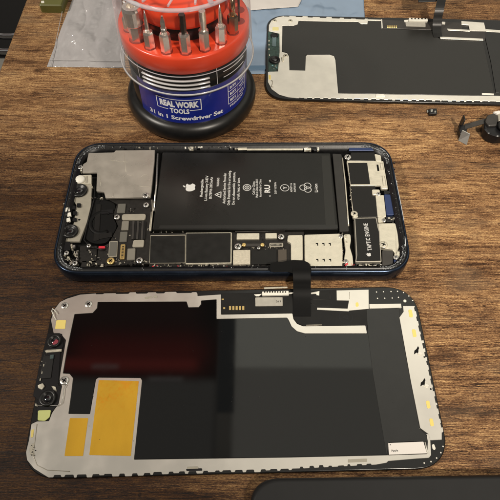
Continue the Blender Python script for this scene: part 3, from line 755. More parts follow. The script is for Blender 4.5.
# the plate: left block with the strips, as one bright metal sheet
left = [(67, 298.6), (80, 294.6), (96, 293.4)]
left += teeth(96, 294.2, 197, 292.8, 17, -1.2, .5, 1)
left += [(197.5, 293.6), (197.5, 296), (221, 294.4), (221, 314.6), (292.5, 313.4), (293.4, 319), (297, 323.8), (303, 326.2), (365.4, 325.4), (367, 333.2), (305, 333.4), (297, 331.2), (291.6, 326.4), (288.6, 319.8), (287, 317.6), (216.6, 318.8), (216.6, 299.2),
         (201, 300.4), (201, 304), (198.6, 307), (188.4, 307.2), (186.6, 301.4), (97.6, 301.8), (97, 308), (92.6, 312.8), (74.4, 314),
         (66.8, 350), (62.8, 373.4), (69.6, 373.8), (73, 378), (71, 395), (68.4, 413.8), (90, 414), (96, 379.4), (98.4, 377.6), (140.6, 378), (142, 380.4), (134, 459.6),
         (290, 457.4), (387, 455.2), (389.4, 455.2), (427.2, 454), (427.8, 441), (426, 434), (430, 434), (431.2, 455), (429, 457.8), (416, 458.6), (388, 461), (387, 462.6)]
left += teeth(376, 464.6, 300, 468.6, 9, 1.6, .5, 3)
left += teeth(300, 468.4, 150, 472.2, 11, -2.0, .5, 4)
left += teeth(150, 473., 48, 475.2, 12, -2.2, .45, 5)
left += [(42, 473.6), (34, 468.6), (27, 460), (26, 452), (29, 440), (31.4, 424), (37, 421.4), (49, 421), (52, 413), (58, 404), (62, 386), (59.5, 380), (60.5, 372), (66, 340), (60, 333), (53.6, 333), (51, 320), (54, 310), (60, 302)]
pt = pl('metal_plate', left, ZP, .03, PLATE, d1, .03, .006)
# rim of the torn lower-left corner
b = MB(); b.tube([P(37, 424, .185), P(35, 440, .186), P(33, 455, .185), P(37, 465, .185), P(47, 470, .184), P(70, 471.4, .183)], .012, 5); b.build('fold_line', CREAM2, pt)
b = MB(); b.px([(31, 444), (34.6, 443), (34, 451), (35, 456.6), (30.6, 455), (29.2, 450)], .187, .02, .02, .004); b.build('foil_patch', CREAM2, pt)
b = MB(); rdd = random.Random(3)
for i in range(16):
    x, y = rdd.uniform(30.5, 34.6), rdd.uniform(445, 456); b.px([(x, y), (x + rdd.uniform(.8, 2), y + .2), (x + rdd.uniform(.3, 1.6), y + rdd.uniform(.5, 1.2))], .192, .01, 0, .002)
b.build('foil_crumbs', [BLACK], pt)
# right plate with torn holes
right = [(403, 306), (415, 306)] + teeth(414.2, 308, 442.4, 432, 8.5, -1.3, .45, 8) + [(442.8, 432.2), (441.8, 432.6), (441.8, 439.6), (430.2, 440.2), (428.4, 434), (420.2, 428), (410.6, 380), (399.4, 317.4), (403.6, 311.6)]
rp = pl('end_plate', right, ZP + .004, .034, PLATE, d1, 0, .006)
for i, (x, y) in enumerate(((410.2, 313.5), (413.8, 333.2), (427.8, 404.6), (431.2, 422.4))):
    pl('yellow_pad', [(x - 2, y - 4), (x + 1.6, y - 4), (x + 3, y + 3.6), (x - .6, y + 4)], ZP + .014, .02, YELLOW, rp, .07, .003)
for x, y in ((417, 351), (423.4, 383)):
    b = MB()
    b.mi = 0; b.px([(x + 1, y - 5), (x + 2.2, y - 3), (x + 1.4, y - 1), (x + 2, y + 2.4), (x - .4, y + 1.6), (x - 3, y + 3.4), (x - 2.6, y - .4), (x - .6, y - 2)], ZP + .009, .01, 0, .002)
    b.mi = 1; b.px([(x + 1.6, y), (x + 6, y + 2.2), (x + 4.6, y + 4), (x + 1, y + 3)], ZP + .05, .06, 0, .004)
    b.mi = 0; c = P(x + 7.4, y + 6, ZP + .008); b.lathe(c.x, c.y, [(.035, ZP), (.035, ZP + .008)], 8)
    b.build('torn_slot', [DEEP, PLATE2], rp)
# dark backing
main = [(74.6, 314.2), (92.8, 313), (97.4, 308.2), (98, 302.2), (186.4, 301.6), (188, 307.6), (199, 307.4), (201.6, 304.4), (201.6, 300.8), (216.2, 299.6), (216.2, 319.2), (287, 318), (291, 326.8), (297, 331.8), (305, 334), (367.4, 333.8),
        (372, 308), (399.6, 308.4), (399, 317.4), (410.2, 380), (419.8, 428.4), (427, 435), (427, 441), (388.4, 442.6), (387, 454.8), (290, 457), (134.4, 459.2), (142.4, 380), (140.6, 377.4), (98, 377), (95.4, 379.4), (89.8, 413.6), (68.8, 413.4), (71.4, 395), (73.4, 378), (69.6, 373.2), (63.4, 373), (67.2, 350)]
pb = pl('backing_sheet', main, ZP + .006, .03, PANEL, d1, 0, .004)
gp = pl('graphite_sheet', [(366.4, 309.6), (399.4, 309), (399.2, 317.6), (410, 380), (419.6, 428.6), (426.6, 435.4), (426.8, 441), (389, 442), (386.6, 455), (372.6, 372), (368, 333.4)], ZP + .014, .016, PANEL2, d1, 0, .004)
# upper flex section
fx = pl('display_flex', [(221.6, 293.4), (262, 292.6), (296, 291.4), (336, 289.6), (336.6, 291), (337, 300), (349, 300), (349.4, 308), (366.4, 309), (367.6, 325), (303.4, 325.8), (297.4, 323.2), (294, 318.6), (293, 313), (221.8, 314)], ZP + .012, .04, FLEX, d1, 0, .006)
b = MB()
for i in range(5):
    x = 229 + i * 3.3; b.px([(x, 306), (x + 2.1, 306), (x + 2.1, 309.9), (x, 309.9)], ZP + .03, .03, .01, .004)
b.px([(223.2, 307.2), (225.2, 307.2), (225.2, 309), (223.2, 309)], ZP + .03, .03, .01, .004)
b.px([(221.6, 298.6), (224, 298.6), (224, 299.8), (221.6, 299.8)], ZP + .03, .03, 0, .004)
build_each(b, 'contact', GOLD, fx)
lb_ = pl('label', [(255.2, 297.4), (282.5, 297.2), (282.7, 305.8), (255.4, 306.1)], ZP + .045, .03, GREYL, fx, .02, .004)
b = MB(); put_text(b, '26 9', 278.6, 301.4, ZP + .048, .12, 0, .01, fit=.2); b.px([(254.4, 296.6), (256, 296.6), (256, 297.6), (254.4, 297.6)], ZP + .05, .01, 0, .002)
b.build('label_print', BOARD, lb_)
cn = pl('connector', [(262, 291.4), (288.6, 290.6), (289, 294.6), (262.2, 295.2)], ZP + .12, .12, WPL, fx, .03)
b = MB()
for i in range(9):
    x = 264 + i * 2.6; b.px([(x, 291.2), (x + 1.4, 291.1), (x + 1.4, 292.6), (x, 292.7)], ZP + .126, .02, 0, .003)
build_each(b, 'contact', BOARD, cn)
MB().px([(253.8, 294.2), (262, 293.6), (259, 296), (256, 296)], ZP + .06, .04, .02).build('tab', WPL, cn)
MB().px([(264, 287.2), (287.4, 286.4), (287.6, 287.8), (264.2, 288.8)], ZP + .2, .03, .01).build('tab', CREAM, cn)
MB().px([(288.8, 292.4), (294, 292), (294, 293.2), (288.8, 293.8)], ZP + .08, .04, .01).build('tab', WPL, cn)
b = MB(); b.px([(293.4, 297.6), (310, 296), (310, 297), (293.4, 299)], ZP + .03, .03, 0, .004); b.px([(311, 292.6), (319.4, 291), (319.2, 295.4), (316.6, 295), (316.2, 293.6), (311, 294)], ZP + .03, .03, 0, .004); build_each(b, 'shield_edge', WPL, fx)
sb = pl('shield_tab', [(336.6, 290.4), (368.6, 289.6), (368.8, 308.6), (349.6, 310.4), (348.6, 311.2), (317, 309.6), (317.2, 307.6), (347.6, 308.6), (349, 300.4), (336.8, 300.2)], ZP + .03, .03, PLATE2, d1, 0, .006)
MB().px([(355.6, 302.4), (358.4, 302.2), (358.8, 306.4), (355.8, 306.8)], ZP + .036, .02, .05, .003).build('yellow_pad', YELLOW, sb)
b = MB(); b.tube([P(349.6, 292, ZP + .034), P(349.6, 299, ZP + .034)], .008, 5); b.build('fold_line', CREAM2, sb)
pl('shield_strip', [(369.4, 304), (401, 303.6), (401.6, 307.6), (369.6, 308.4)], ZP + .025, .03, PLATE2, d1, 0, .005)
b = MB(); fn = frame_on(345.8, 317.4, ZP + .016, 1, 0); put_ring(b, fn, .27, .03, 0, 360, 28); put_text(b, '42', 345.8, 317.4, ZP + .016, .24, 0, .02); b.build('stamp_mark', BLACK, fx)
b = MB(); b.tube([P(306, 325.2, ZP + .03), P(322, 324.8, ZP + .03)], .02, 5); b.build('lifted_edge', CREAM2, fx)
b = MB()
for pts in ([(311, 299.6), (330, 299.8)], [(310, 302.8), (316, 306), (345, 306.4)], [(330, 291.4), (330, 299)]): b.tube([P(x, y, ZP + .014) for x, y in pts], .006, 4)
build_each(b, 'flex_trace', FLEXG, fx)
b = MB()
for x, y in ((376.5, 292), (383.5, 291.7), (391, 291.5), (397.5, 291.3), (403.5, 292.5), (408.8, 296), (412.6, 300.5), (377.5, 298.3), (384.7, 298.2), (392.2, 298), (398.4, 297.3), (424.2, 463), (431, 461.6), (436.6, 458), (440.8, 452.6), (443, 446.4)):
    c = P(x, y, .164); b.lathe(c.x, c.y, [(.028, .15), (.028, .168), (.018, .176)], 8)
c = P(404.8, 301, .164); b.lathe(c.x, c.y, [(.065, .15), (.065, .18), (.04, .2)], 12)
b.px([(432, 444.6), (434, 443.8), (435.8, 448.4), (434.8, 450.2), (432.6, 449)], .18, .03, .04, .004)
build_each(b, 'rim_dot', WPL, d1)
# label near the right lower corner
l2 = pl('label', [(388.2, 443), (423.4, 441.6), (427, 453.2), (389, 454.6)], ZP + .04, .03, PINKL, d1, .015, .004)
b = MB(); put_text(b, 'Apple', 394.6, 450.4, ZP + .043, .10, .02, .01); b.px([(389.8, 444.4), (391, 444.4), (391, 445.2), (389.8, 445.2)], ZP + .044, .01, 0, .002); b.build('label_print', BOARD, l2)
b = MB(); b.tube([P(425, 442, ZP + .03), P(427.6, 453.6, ZP + .03)], .022, 5); b.build('shield_edge', PLATE2, d1)
# amber films
o = pl('amber_film', [(98.8, 380), (138.8, 381), (130.8, 456), (89.2, 455)], ZP + .012, .012, ORANGE, d1, .03, .003)
o = pl('amber_film', [(69.8, 418), (88.2, 418), (83, 456), (64.4, 456)], ZP + .012, .012, ORANGE, d1, .03, .003)
# front sensors along the left edge
ss = pl('sensor_strip', [(47.5, 333), (62, 333.6), (63.4, 346), (60.4, 352), (58.6, 380), (57.8, 385), (61.8, 386), (58.4, 404), (51, 413.4), (36, 414), (38, 400), (33, 396), (39, 366)], ZP + .02, .06, BLACK, d1, .04)
o = camera(54.2, 341, .26, ss, ZP + .06, 'dot_projector')
b = MB(); b.px([(52.4, 343), (56.2, 339), (58.6, 340.6), (56.8, 345.4), (53, 346.6)], ZP + .104, .012, .03, .003); b.build('pink_glint', mat('glint_pink', (.30, .06, .08), .2), o)  # pink highlight on the projector, modelled as a coloured patch
camera(47.6, 398.2, .30, ss, ZP + .07, 'front_camera')
b = MB(); b.px([(43, 356), (54, 355), (51, 378), (39.4, 379)], ZP + .05, .04, .04); b.mi = 1
b.px([(50, 354.6), (54, 354.4), (53.4, 358.6), (49.6, 359)], ZP + .07, .03, .03); b.build('earpiece', [LENSR, mat('teal_pad', (.05, .08, .08), .4)], ss)
b = MB()
for x, y in ((43.4, 364), (41.6, 371.4), (39.8, 378.4)): b.px([(x, y), (x + 1, y), (x + .6, y + 2.4), (x - .3, y + 2.4)], ZP + .06, .02, 0, .003)
b.px([(37.6, 385), (42.6, 383), (44.6, 386), (41.8, 389.6), (38, 388)], ZP + .08, .05, .03); b.px([(51, 385.6), (55.6, 386.6), (56.6, 391.4), (53.4, 389.4)], ZP + .06, .03, .03); b.px([(34.6, 402.4), (37, 404), (38, 406.4), (35, 406)], ZP + .06, .03, .02)
b.px([(44.4, 350.6), (47, 349.6), (61.8, 349), (61.4, 351.4), (46, 352.6)], ZP + .05, .03, .01)
build_each(b, 'solder_tab', CREAM, ss)
clutter([(45, 352), (40, 380)], 14, ZP + .03, ss, 'small_components', [BLACK, CREAM2, BLACK, FLEXG], .03, .09, 2.4, 41, .03)
b = MB(); b.tube([P(x, y, ZP + .05) for x, y in ((36, 405.2), (48, 406), (58.6, 405.4), (62, 402.6), (63.4, 395), (64, 388), (66.4, 384.4))], .014, 6); b.build('wire', SILV, ss)
for x, y in ((64.6, 305.4), (88.4, 303.8)): screw(x, y, ZP + .03, .15, d1)
screw(64.2, 380.4, ZP + .04, .17, d1)
b = MB(); b.tube([P(x, y, z_) for x, y, z_ in ((56.6, 320.4, .2), (53.8, 316, .24), (51.8, 311, .28), (52.6, 308.6, .3), (55, 310.6, .28), (57, 313.4, .24))], .02, 6); b.build('loose_wire', WPL, d1)
pl('yellow_pad', [(56.4, 320), (66, 320), (65, 328.8), (55, 328.8)], ZP + .012, .012, YELLOW, d1, .03, .003)
pl('green_pad', [(38, 410.4), (51, 410), (49.6, 417), (45, 420.8), (37.6, 420.4)], ZP + .03, .03, YGREEN, d1, .05, .004)
pl('yellow_pad', [(31.4, 430), (34, 429), (33, 437), (30.6, 437.6)], ZP + .012, .012, YELLOW, d1, .01, .003)
b = MB(); b.px([(186, 468.8), (202, 468.2), (202.4, 470.6), (186.4, 471)], ZP + .014, .02, .03, .004); b.mi = 1; b.px([(187, 466.8), (198, 466.4), (198.4, 468.6), (187.4, 469)], ZP + .02, .02, .02, .004)
build_each(b, 'clip', [BLACK, CREAM2], d1)
b = MB(); b.px([(348, 459.4), (367, 458.6), (367, 461.8), (348, 462.6)], ZP + .01, .012, .01, .003); b.build('clip', CREAM2, d1)
b = MB()
for i, (x, y) in enumerate(((150, 297.4), (155, 296.8), (146, 298))): b.px([(x - 1.6, y - 1), (x + 2, y - 1.4), (x + 2.4, y + .6), (x - 1, y + .9)], ZP + .012, .01, 0, .003)
build_each(b, 'scuff', CREAM2, d1)
b = MB(); rdd = random.Random(12)
for i in range(16):
    x, y = rdd.uniform(80, 400), rdd.uniform(305, 452); c = P(x, y, ZP + .02); r_ = rdd.uniform(.006, .016); an = rdd.random() * 3
    b.prism([(c.x + r_ * rdd.uniform(.6, 1.8) * math.cos(an + k * PI / 2), c.y + r_ * rdd.uniform(.5, 1.) * math.sin(an + k * PI / 2)) for k in range(4)], ZP + .005, ZP + .028, .002)
o = b.build('dust_speck', FLEXG, d1); o['kind'] = 'stuff'
# flex ribbon rising from the display over the phone's edge
b = MB()
def spline(pts, n=6):
    pts = [Vector(p_) for p_ in pts]; q = [pts[0] * 2 - pts[1]] + pts + [pts[-1] * 2 - pts[-2]]; out = []
    for i in range(1, len(q) - 2):
        for j in range(n):
            t_ = j / n; a, b_, c_, d_ = q[i - 1:i + 3]
            out.append(.5 * (2 * b_ + (c_ - a) * t_ + (2 * a - 5 * b_ + 4 * c_ - d_) * t_ ** 2 + (3 * b_ - a - 3 * c_ + d_) * t_ ** 3))
    return out + [pts[-1]]
pa = spline([P(302, 316, ZP + .03), P(302, 306, .23), P(302, 297, .29), P(302, 290.6, .42), P(302, 285, .60), P(302, 279, .80), P(301.6, 273, .91), P(301.4, 268, .90), P(300.8, 266, .895)])
b.strip(pa, .70, .022)
b.build('ribbon_cable', DEEP, d1)
pl('cable_head', [(270, 262.6), (283, 261.6), (290, 260), (303, 260.2), (309, 262.4), (311.4, 268), (311.6, 273), (292.2, 273), (288.6, 271.6), (270, 271.8)], .905, .03, DEEP, d1, .15, .01)

# ================================================================== FAR DISPLAY
EX, EY, ET = 8.0837635, 25.131052, -.02753516
d2 = thing('display_panel', (EX, EY, 0), 'far display panel lying partly on the blue bag at the upper edge', 'phone display')
def eo(ins): return rrect(EX, EY, ET, 14.5, 7.07, 1.2, ins, 12)
b = MB(); rings(b, eo, [(.05, .02), (0, .06), (0, .17), (.03, .19)], True, True); b.build('glass_slab', SLAB, d2)
ZQ = .21
lft = [(277, 17.4), (284, 16)] + teeth(284, 16.4, 368, 19.6, 12, -.9, .5, 21) + [(368, 20.4), (367.4, 23.8), (361, 23.8), (358, 21.6), (330, 21.4), (298.6, 20.6), (297.6, 24.2), (294, 25.4), (282.4, 25.6), (282, 52), (287, 53), (289, 56.4), (289.4, 70.2), (305.2, 70.6), (305.8, 56.2), (307.2, 54.8), (330, 54.9), (334, 56), (335.4, 60), (338.2, 93.4), (420, 95), (512, 96.2), (512, 102)]
lft += teeth(512, 101.4, 296, 97.2, 8, -.8, .4, 22)
lft += [(288, 97), (279, 94.4), (271.6, 89), (268, 82), (268, 72), (278, 71.4), (279.6, 52), (279.4, 33.4), (268.8, 31), (269, 25), (271.6, 20.4)]
p2_ = pl('metal_plate', lft, ZQ, .03, PLATE2, d2, 0, .006)
pl('backing_sheet', [(282.8, 26), (294.6, 25.8), (298.2, 24.4), (299, 21.2), (330, 22), (357.6, 22), (360.8, 24.2), (367.6, 24.2), (368, 20.2), (380.6, 20.8), (382, 29), (432, 30.6), (437, 36), (440, 40), (483, 42), (494, 92.6), (512, 93), (512, 95.8), (420, 94.6), (338.6, 93), (335.8, 59.8), (334.2, 55.6), (330, 54.4), (307, 54.2), (305.4, 55.8), (304.8, 70.2), (289.8, 69.8), (289.4, 56.2), (287.2, 52.6), (282.6, 51.4)], ZQ + .006, .03, mat('far_backing', (.017, .0165, .015), .30, 0, .6, var=.06, vscale=1, rvar=.03), d2, 0, .004)
pl('graphite_sheet', [(484, 32), (522, 33), (526, 94), (496, 92.8), (491, 62)], ZQ + .014, .02, PANEL2, d2, 0, .004)
f2 = pl('display_flex', [(381, 19.8), (462, 22.6), (462, 30), (470, 31.6), (485.6, 31.6), (485, 40), (444, 38.4), (437, 35), (432.4, 29.8), (382.4, 28.2)], ZQ + .02, .04, FLEXG, d2, 0, .006)
b = MB()
for i in range(5):
    x = 387.2 + i * 2.1; b.px([(x, 25.4), (x + 1.4, 25.45), (x + 1.4, 27.7), (x, 27.7)], ZQ + .036, .03, .01, .004)
build_each(b, 'contact', GOLD, f2)
pl('label', [(405.4, 21.4), (425.4, 22), (425.6, 26.6), (406, 26)], ZQ + .05, .03, GREYL, f2, .02, .004)
b = MB(); b.px([(409, 17.6), (428, 18.4), (428, 20.6), (409, 20)], ZQ + .14, .12, .03); b.mi = 1
for i in range(5): b.px([(411 + i * 3.4, 18), (412.6 + i * 3.4, 18.1), (412.6 + i * 3.4, 19.2), (411 + i * 3.4, 19.1)], ZQ + .146, .02, 0, .003)
b.mi = 0; b.px([(404, 20), (409, 19.4), (408, 21.4), (404.6, 21.6)], ZQ + .06, .04, .02); b.build('connector', [WPL, BOARD], f2)
b = MB(); b.px([(381, 19.2), (382.2, 19.2), (382.8, 28), (381.6, 28)], ZQ + .03, .03, 0, .004); b.px([(368, 19.2), (381, 19.6), (381, 20.6), (368, 20.4)], ZQ + .03, .03, 0, .004)
b.px([(440, 36.6), (483, 38.6), (483.4, 40.4), (440.6, 38.6)], ZQ + .03, .03, 0, .004); b.px([(447, 28.6), (470, 29.8), (470, 31.4), (448, 30.2)], ZQ + .03, .03, 0, .004)
b.px([(485.6, 29.2), (512, 30.8), (512, 33), (486, 31.4)], ZQ + .03, .03, 0, .004); build_each(b, 'shield_strip', PLATE2, d2)
s2 = pl('shield_tab', [(461.4, 21), (484, 22.6), (486, 31), (470, 30.8), (468.6, 25), (461.6, 24.4)], ZQ + .04, .04, PLATE2, d2, 0, .006)
b = MB(); c = P(442, 22, ZQ + .04); b.px([(442, 21.6), (445.4, 21.8), (445.2, 24), (442, 23.8)], ZQ + .06, .04, .03); b.build('tab', WPL, f2)
s3 = pl('sensor_strip', [(268, 31.4), (279, 33.6), (279.4, 52), (277.6, 71), (268.2, 71.6)], ZQ + .02, .06, GREEN, d2, .04)
camera(274.6, 59.8, .30, s3, ZQ + .07, 'front_camera')
b = MB(); c = P(274.4, 35.4, ZQ + .05); b.lathe(c.x, c.y, [(.22, ZQ), (.22, ZQ + .07), (.15, ZQ + .08), (.13, ZQ + .05)], 20); b.mi = 1; b.px([(272.4, 36.6), (276.6, 36.8), (276, 46), (272, 45.6)], ZQ + .07, .05, .04)
b.build('earpiece', [BLACK, mat('teal_part', (.10, .15, .16), .35)], s3)
b = MB()
for x, y in ((269, 40), (269, 44), (269, 48.4), (269.4, 54.4)): b.px([(x - .5, y), (x + .6, y), (x + .6, y + 1.2), (x - .5, y + 1.2)], ZQ + .04, .03, 0, .003)
b.px([(281.4, 57), (283.6, 56), (284, 61), (282, 61)], ZQ + .05, .03, .02); build_each(b, 'solder_tab', CREAM, s3)
clutter([(271, 64), (277, 69)], 10, ZQ + .03, s3, 'small_components', [GREEN, BLACK, CREAM2, TEAL], .04, .1, 1.6, 51, .03)
for x, y in ((274.6, 20.4), (290.4, 20.4), (285.6, 55.4)): screw(x, y, ZQ + .03, .13, d2, CREAM)
pl('yellow_pad', [(272.6, 27), (278.6, 27), (278.6, 30.4), (272.4, 30.4)], ZQ + .01, .012, mat('pale_yellow', (.66, .60, .28), .5), d2, .03, .003)
pl('yellow_pad', [(268.6, 75), (270.6, 75), (270.8, 79.4), (268.8, 79.4)], ZQ + .01, .012, YELLOW, d2, .01, .003)
b = MB(); b.tube([P(x, y, ZQ + .02) for x, y in ((271, 80.4), (272.8, 81), (272.4, 84), (271, 86.4), (273.4, 87))], .016, 5); b.build('scuff', CREAM2, d2)
pl('clip', [(376, 94), (384, 94), (385.6, 96.4), (376, 96.6)], ZQ + .05, .05, WPL, d2, .03)
pl('clip', [(482, 92.8), (494, 93.4), (494, 95), (482, 94.6)], ZQ + .03, .03, WPL, d2, .01)
b = MB()
pa = [P(438, 37, ZQ + .02), P(437, 32, ZQ + .06), P(437, 26, ZQ + .2), P(437.6, 19, ZQ + .5), P(439.4, 10, ZQ + .9), P(441.4, 0, ZQ + 1.2), P(442, -8, ZQ + 1.3), P(441, -16, ZQ + 1.1)]
b.strip(spline(pa), .50, .02)
b.build('ribbon_cable', FLEX, d2)
pl('cable_head', [(417, -16), (448, -17), (448, -8), (436, 1.2), (418.4, 1.8), (417.6, -4)], ZQ + 1.12, .04, BLACK, d2, .05)

# ================================================================== LOOSE PARTS ON THE RIGHT
lc = P(492, 128, 0)
mod = thing('camera_module', (lc.x, lc.y, 0), 'loose black camera module with a bent flex tail at the right edge', 'camera module')
pl('body', [(484.5, 119.6), (489, 114), (497, 112.4), (512, 112), (516, 134), (498, 136.4), (489, 133.6), (484, 128)], .55, .5, BLACK, mod, .08, .05)
MB().px([(487.2, 115.4), (494.6, 112.4), (498.6, 117), (497, 125), (489, 125.6), (485.4, 121)], .66, .12, .05, .03).build('cover', FLEXG, mod)
MB().px([(493.4, 111.6), (499, 110.4), (503, 112), (498, 114)], .75, .1, .03).build('bracket', PINKL, mod)
MB().px([(497.6, 112.4), (512, 111), (512, 120), (498.6, 120.6)], .70, .1, .05).build('shield', CREAM2, mod)
c = P(505, 126, .68); MB().lathe(c.x, c.y, [(.35, .6), (.35, .74), (.26, .76), (.24, .70), (.001, .72)], 24).build('lens', LENSR, mod)
b = MB(); pa = [P(488, 120.4, .48), P(480, 122.4, .50), P(472, 125, .42), P(465, 126.8, .34)]
b.strip(pa, .32, .03, (.12, 1, 0)); b.build('flex_tail', FLEXG, mod)
b = MB(); b.px([(459.6, 124.6), (467, 125.2), (466.8, 133), (460.6, 133.6), (459, 129)], .34, .30, .05); A = P(458.9, 131.6, .0)
b.prism([(A.x, A.y), (A.x + .07, A.y), (A.x + .09, A.y + .34), (A.x + .02, A.y + .34)], .0, .78, .01)
b.build('connector', BLACK, mod)
b = MB(); B0, B1 = P(465.4, 145, .0), P(467, 136, .0)
b.flat([(B0.x - .3, B0.y + .28, .02), (B0.x + .05, B0.y - .02, .02), (B0.x + .14, B0.y + .30, .42), (B0.x - .2, B0.y + .52, .46), (B0.x - .27, B0.y + .31, .02), (B0.x + .08, B0.y + .02, .02), (B0.x + .17, B0.y + .33, .42), (B0.x - .17, B0.y + .55, .46)],
       [[0, 1, 2, 3], [7, 6, 5, 4], [0, 1, 5, 4], [1, 2, 6, 5], [2, 3, 7, 6], [3, 0, 4, 7]])
b.build('contact_plate', SILV, mod)
lc = P(432, 111, 0)
sm_ = thing('small_part', (lc.x, lc.y, 0), 'tiny black square component lying alone on the wood near the far display', 'phone part')
MB().px([(428.6, 108.4), (436.8, 108), (437.4, 113.2), (429.4, 114)], .16, .16, .04, .02).build('body', BLACK, sm_)
b = MB(); b.px([(430.6, 109.4), (433, 109.2), (432.8, 111.4), (430.8, 111.6)], .175, .02, .02, .004); b.px([(434.4, 110.8), (436, 110.6), (436.2, 112.2), (434.6, 112.4)], .175, .02, .02, .004); b.px([(427, 110), (428.8, 109.6), (429, 112), (427.4, 112)], .08, .06, .01)
b.build('contact', mat('pale_contact', (.35, .36, .33), .4, .4), sm_)

# ================================================================== SCREWDRIVER SET
BX, BY = -3.008, 21.976
js = thing('screwdriver_set', (BX, BY, 0), 'round screwdriver bit set jar with red carousel and blue label', 'tool set')
MB().lathe(BX, BY, [(2.7, 0), (3.02, .03), (3.17, .14), (3.25, .36), (3.26, .58), (3.20, .78), (3.08, .92), (2.95, .98), (2.86, .995)], 96).build('rubber_base', RUBB, js)
lab = MB().lathe(BX, BY, [(2.80, .6), (2.80, .85), (2.80, 2.96)], 96).build('label_band', RUBB, js)
# blue sticker on the front of the band
b = MB(); R = 2.812
def cyl(ang, z, r=R): return (BX + r * math.cos(ang), BY + r * math.sin(ang), z)
def band(b, a0, a1, z0, z1, r, n=40):
    base = len(b.v)
    for i in range(n + 1):
        a = math.radians(a0 + (a1 - a0) * i / n); b.v += [cyl(a, z0, r), cyl(a, z1, r)]
    for i in range(n): b.face([base + 2 * i, base + 2 * i + 2, base + 2 * i + 3, base + 2 * i + 1], True)
band(b, -142, -8, .98, 2.94, R)
b.build('blue_sticker', BLUEL, js)
b = MB(); RT = 2.818
def wrap_text(b, body, ang, z, size, bold=.02, fit=None, hy=1.):
    v, f = text2d(body, 1., bold)
    xs = [q_[0] for q_ in v]; k = size if not fit else fit / (max(xs) - min(xs))
    # subdivide by wrapping every vertex onto the cylinder
    b.flat([cyl(math.radians(ang) + x * k / RT, z + y * size * hy, RT) for x, y in v], f)
def wline(b, a0, z0, a1, z1, w):
    n = max(2, int(abs(a1 - a0) / 3)); base = len(b.v)
    if abs(a1 - a0) < .5:
        da = math.degrees(w / RT) / 2
        b.v += [cyl(math.radians(a0 - da), z0, RT), cyl(math.radians(a0 + da), z0, RT), cyl(math.radians(a1 + da), z1, RT), cyl(math.radians(a1 - da), z1, RT)]
        b.face([base, base + 1, base + 2, base + 3]); return
    for i in range(n + 1):
        t_ = i / n; a = math.radians(a0 + (a1 - a0) * t_); z_ = z0 + (z1 - z0) * t_
        b.v += [cyl(a, z_ - w / 2, RT), cyl(a, z_ + w / 2, RT)]
    for i in range(n): b.face([base + 2 * i, base + 2 * i + 2, base + 2 * i + 3, base + 2 * i + 1])
wrap_text(b, 'REAL WORK', -96.5, 1.98, .46, .055, 1.86)
wrap_text(b, 'TOOLS', -96, 1.61, .38, .04, .92)
wline(b, -118, 2.42, -75, 2.42, .035); wline(b, -118, 1.80, -118, 2.42, .04); wline(b, -75, 1.80, -75, 2.42, .04)
wline(b, -118, 1.80, -107, 1.80, .035); wline(b, -86, 1.80, -75, 1.80, .035)
wrap_text(b, '31 in 1 Screwdriver Set', -91.5, 1.20, .33, .032, 3.75)
for z_ in (2.62, 2.22, 1.86, 1.48): wline(b, -46, z_, -17, z_, .03)
for a in (-46, -17): wline(b, a, 1.48, a, 2.62, .03)
wline(b, -33, 1.48, -33, 2.62, .02)
for i, z_ in enumerate((2.34, 1.97, 1.6)):
    wrap_text(b, 'BITS', -39.5, z_, .19, .03, .42); wrap_text(b, '4mm', -25, z_, .17, .02, .42)
wrap_text(b, 'PRECISION', -33, 1.26, .15, .02, 1.1)
b.build('label_print', TXTW, js)
# collar and threaded neck inside the cover
MB().lathe(BX, BY, [(2.74, 2.9), (2.74, 3.88), (2.5, 3.9)], 96).build('collar', BLACK, js)
rib = MB()
def arcbar(b, a0, a1, z, r, h, d):
    n = 30; base = len(b.v)
    for i in range(n + 1):
        a = math.radians(a0 + (a1 - a0) * i / n)
        for dr_, dz in ((0, -h), (d, -h * .4), (d, h * .4), (0, h)): b.v.append(cyl(a, z + dz, r + dr_))
    for i in range(n):
        for j in range(4):
            q_ = (j + 1) % 4; b.face([base + 4 * i + j, base + 4 * i + q_, base + 4 * (i + 1) + q_, base + 4 * (i + 1) + j], True)
    b.face([base, base + 1, base + 2, base + 3]); b.face([base + 4 * n + j for j in range(4)])
for z_ in (3.17, 3.39, 3.61): arcbar(rib, -127, -66, z_, 2.94, .05, .07)
for z_ in (3.2, 3.5): arcbar(rib, -52, -24, z_ + .1, 2.90, .012, .03)
for a in (-136, -57.5): wline(rib, a, 3.0, a, 3.85, .03)
for v_i in range(len(rib.v)):
    pass
rib.build('thread_rib', RBAR, js)
# carousel
rr = MB().lathe(BX, BY, [(1.6, 3.90), (2.86, 3.90), (2.93, 3.96), (2.93, 4.66), (2.88, 4.74), (2.80, 4.76), (1.6, 4.76)], 96)
rr.mi = 1
angs = [-157, -139, -120.5, -102.5, -84, -65, -46, -27, -8, 11, 29]
for a in angs:
    c = cyl(math.radians(a), 0, 2.49); r_ = .35 if a == -139 else .265
    rr.lathe(c[0], c[1], [(r_, 4.762), (r_ * .9, 4.768)], 20)
rr.build('bit_ring', [REDP, mat('hole_shade', (.30, .022, .010), .5)], js)
MB().lathe(BX, BY, [(1.75, 4.7), (1.75, 5.55)], 64).build('hub', BLACK, js)
MB().lathe(BX, BY, [(1.5, 5.42), (1.90, 5.42), (2.02, 5.50), (2.05, 5.64), (2.04, 6.2), (1.95, 6.34), (1.2, 6.4), (.001, 6.4)], 72).build('upper_carousel', REDP, js)
CLEAR = thin_clear('clear_cover', (.97, .97, .98), .015, .6, .04, edge_glint=.75)
CLEARR = thin_clear('clear_rim', (.88, .88, .92), .12, .8, .12, diff=.28)  # the diffuse share whitens the rim in place of highlights
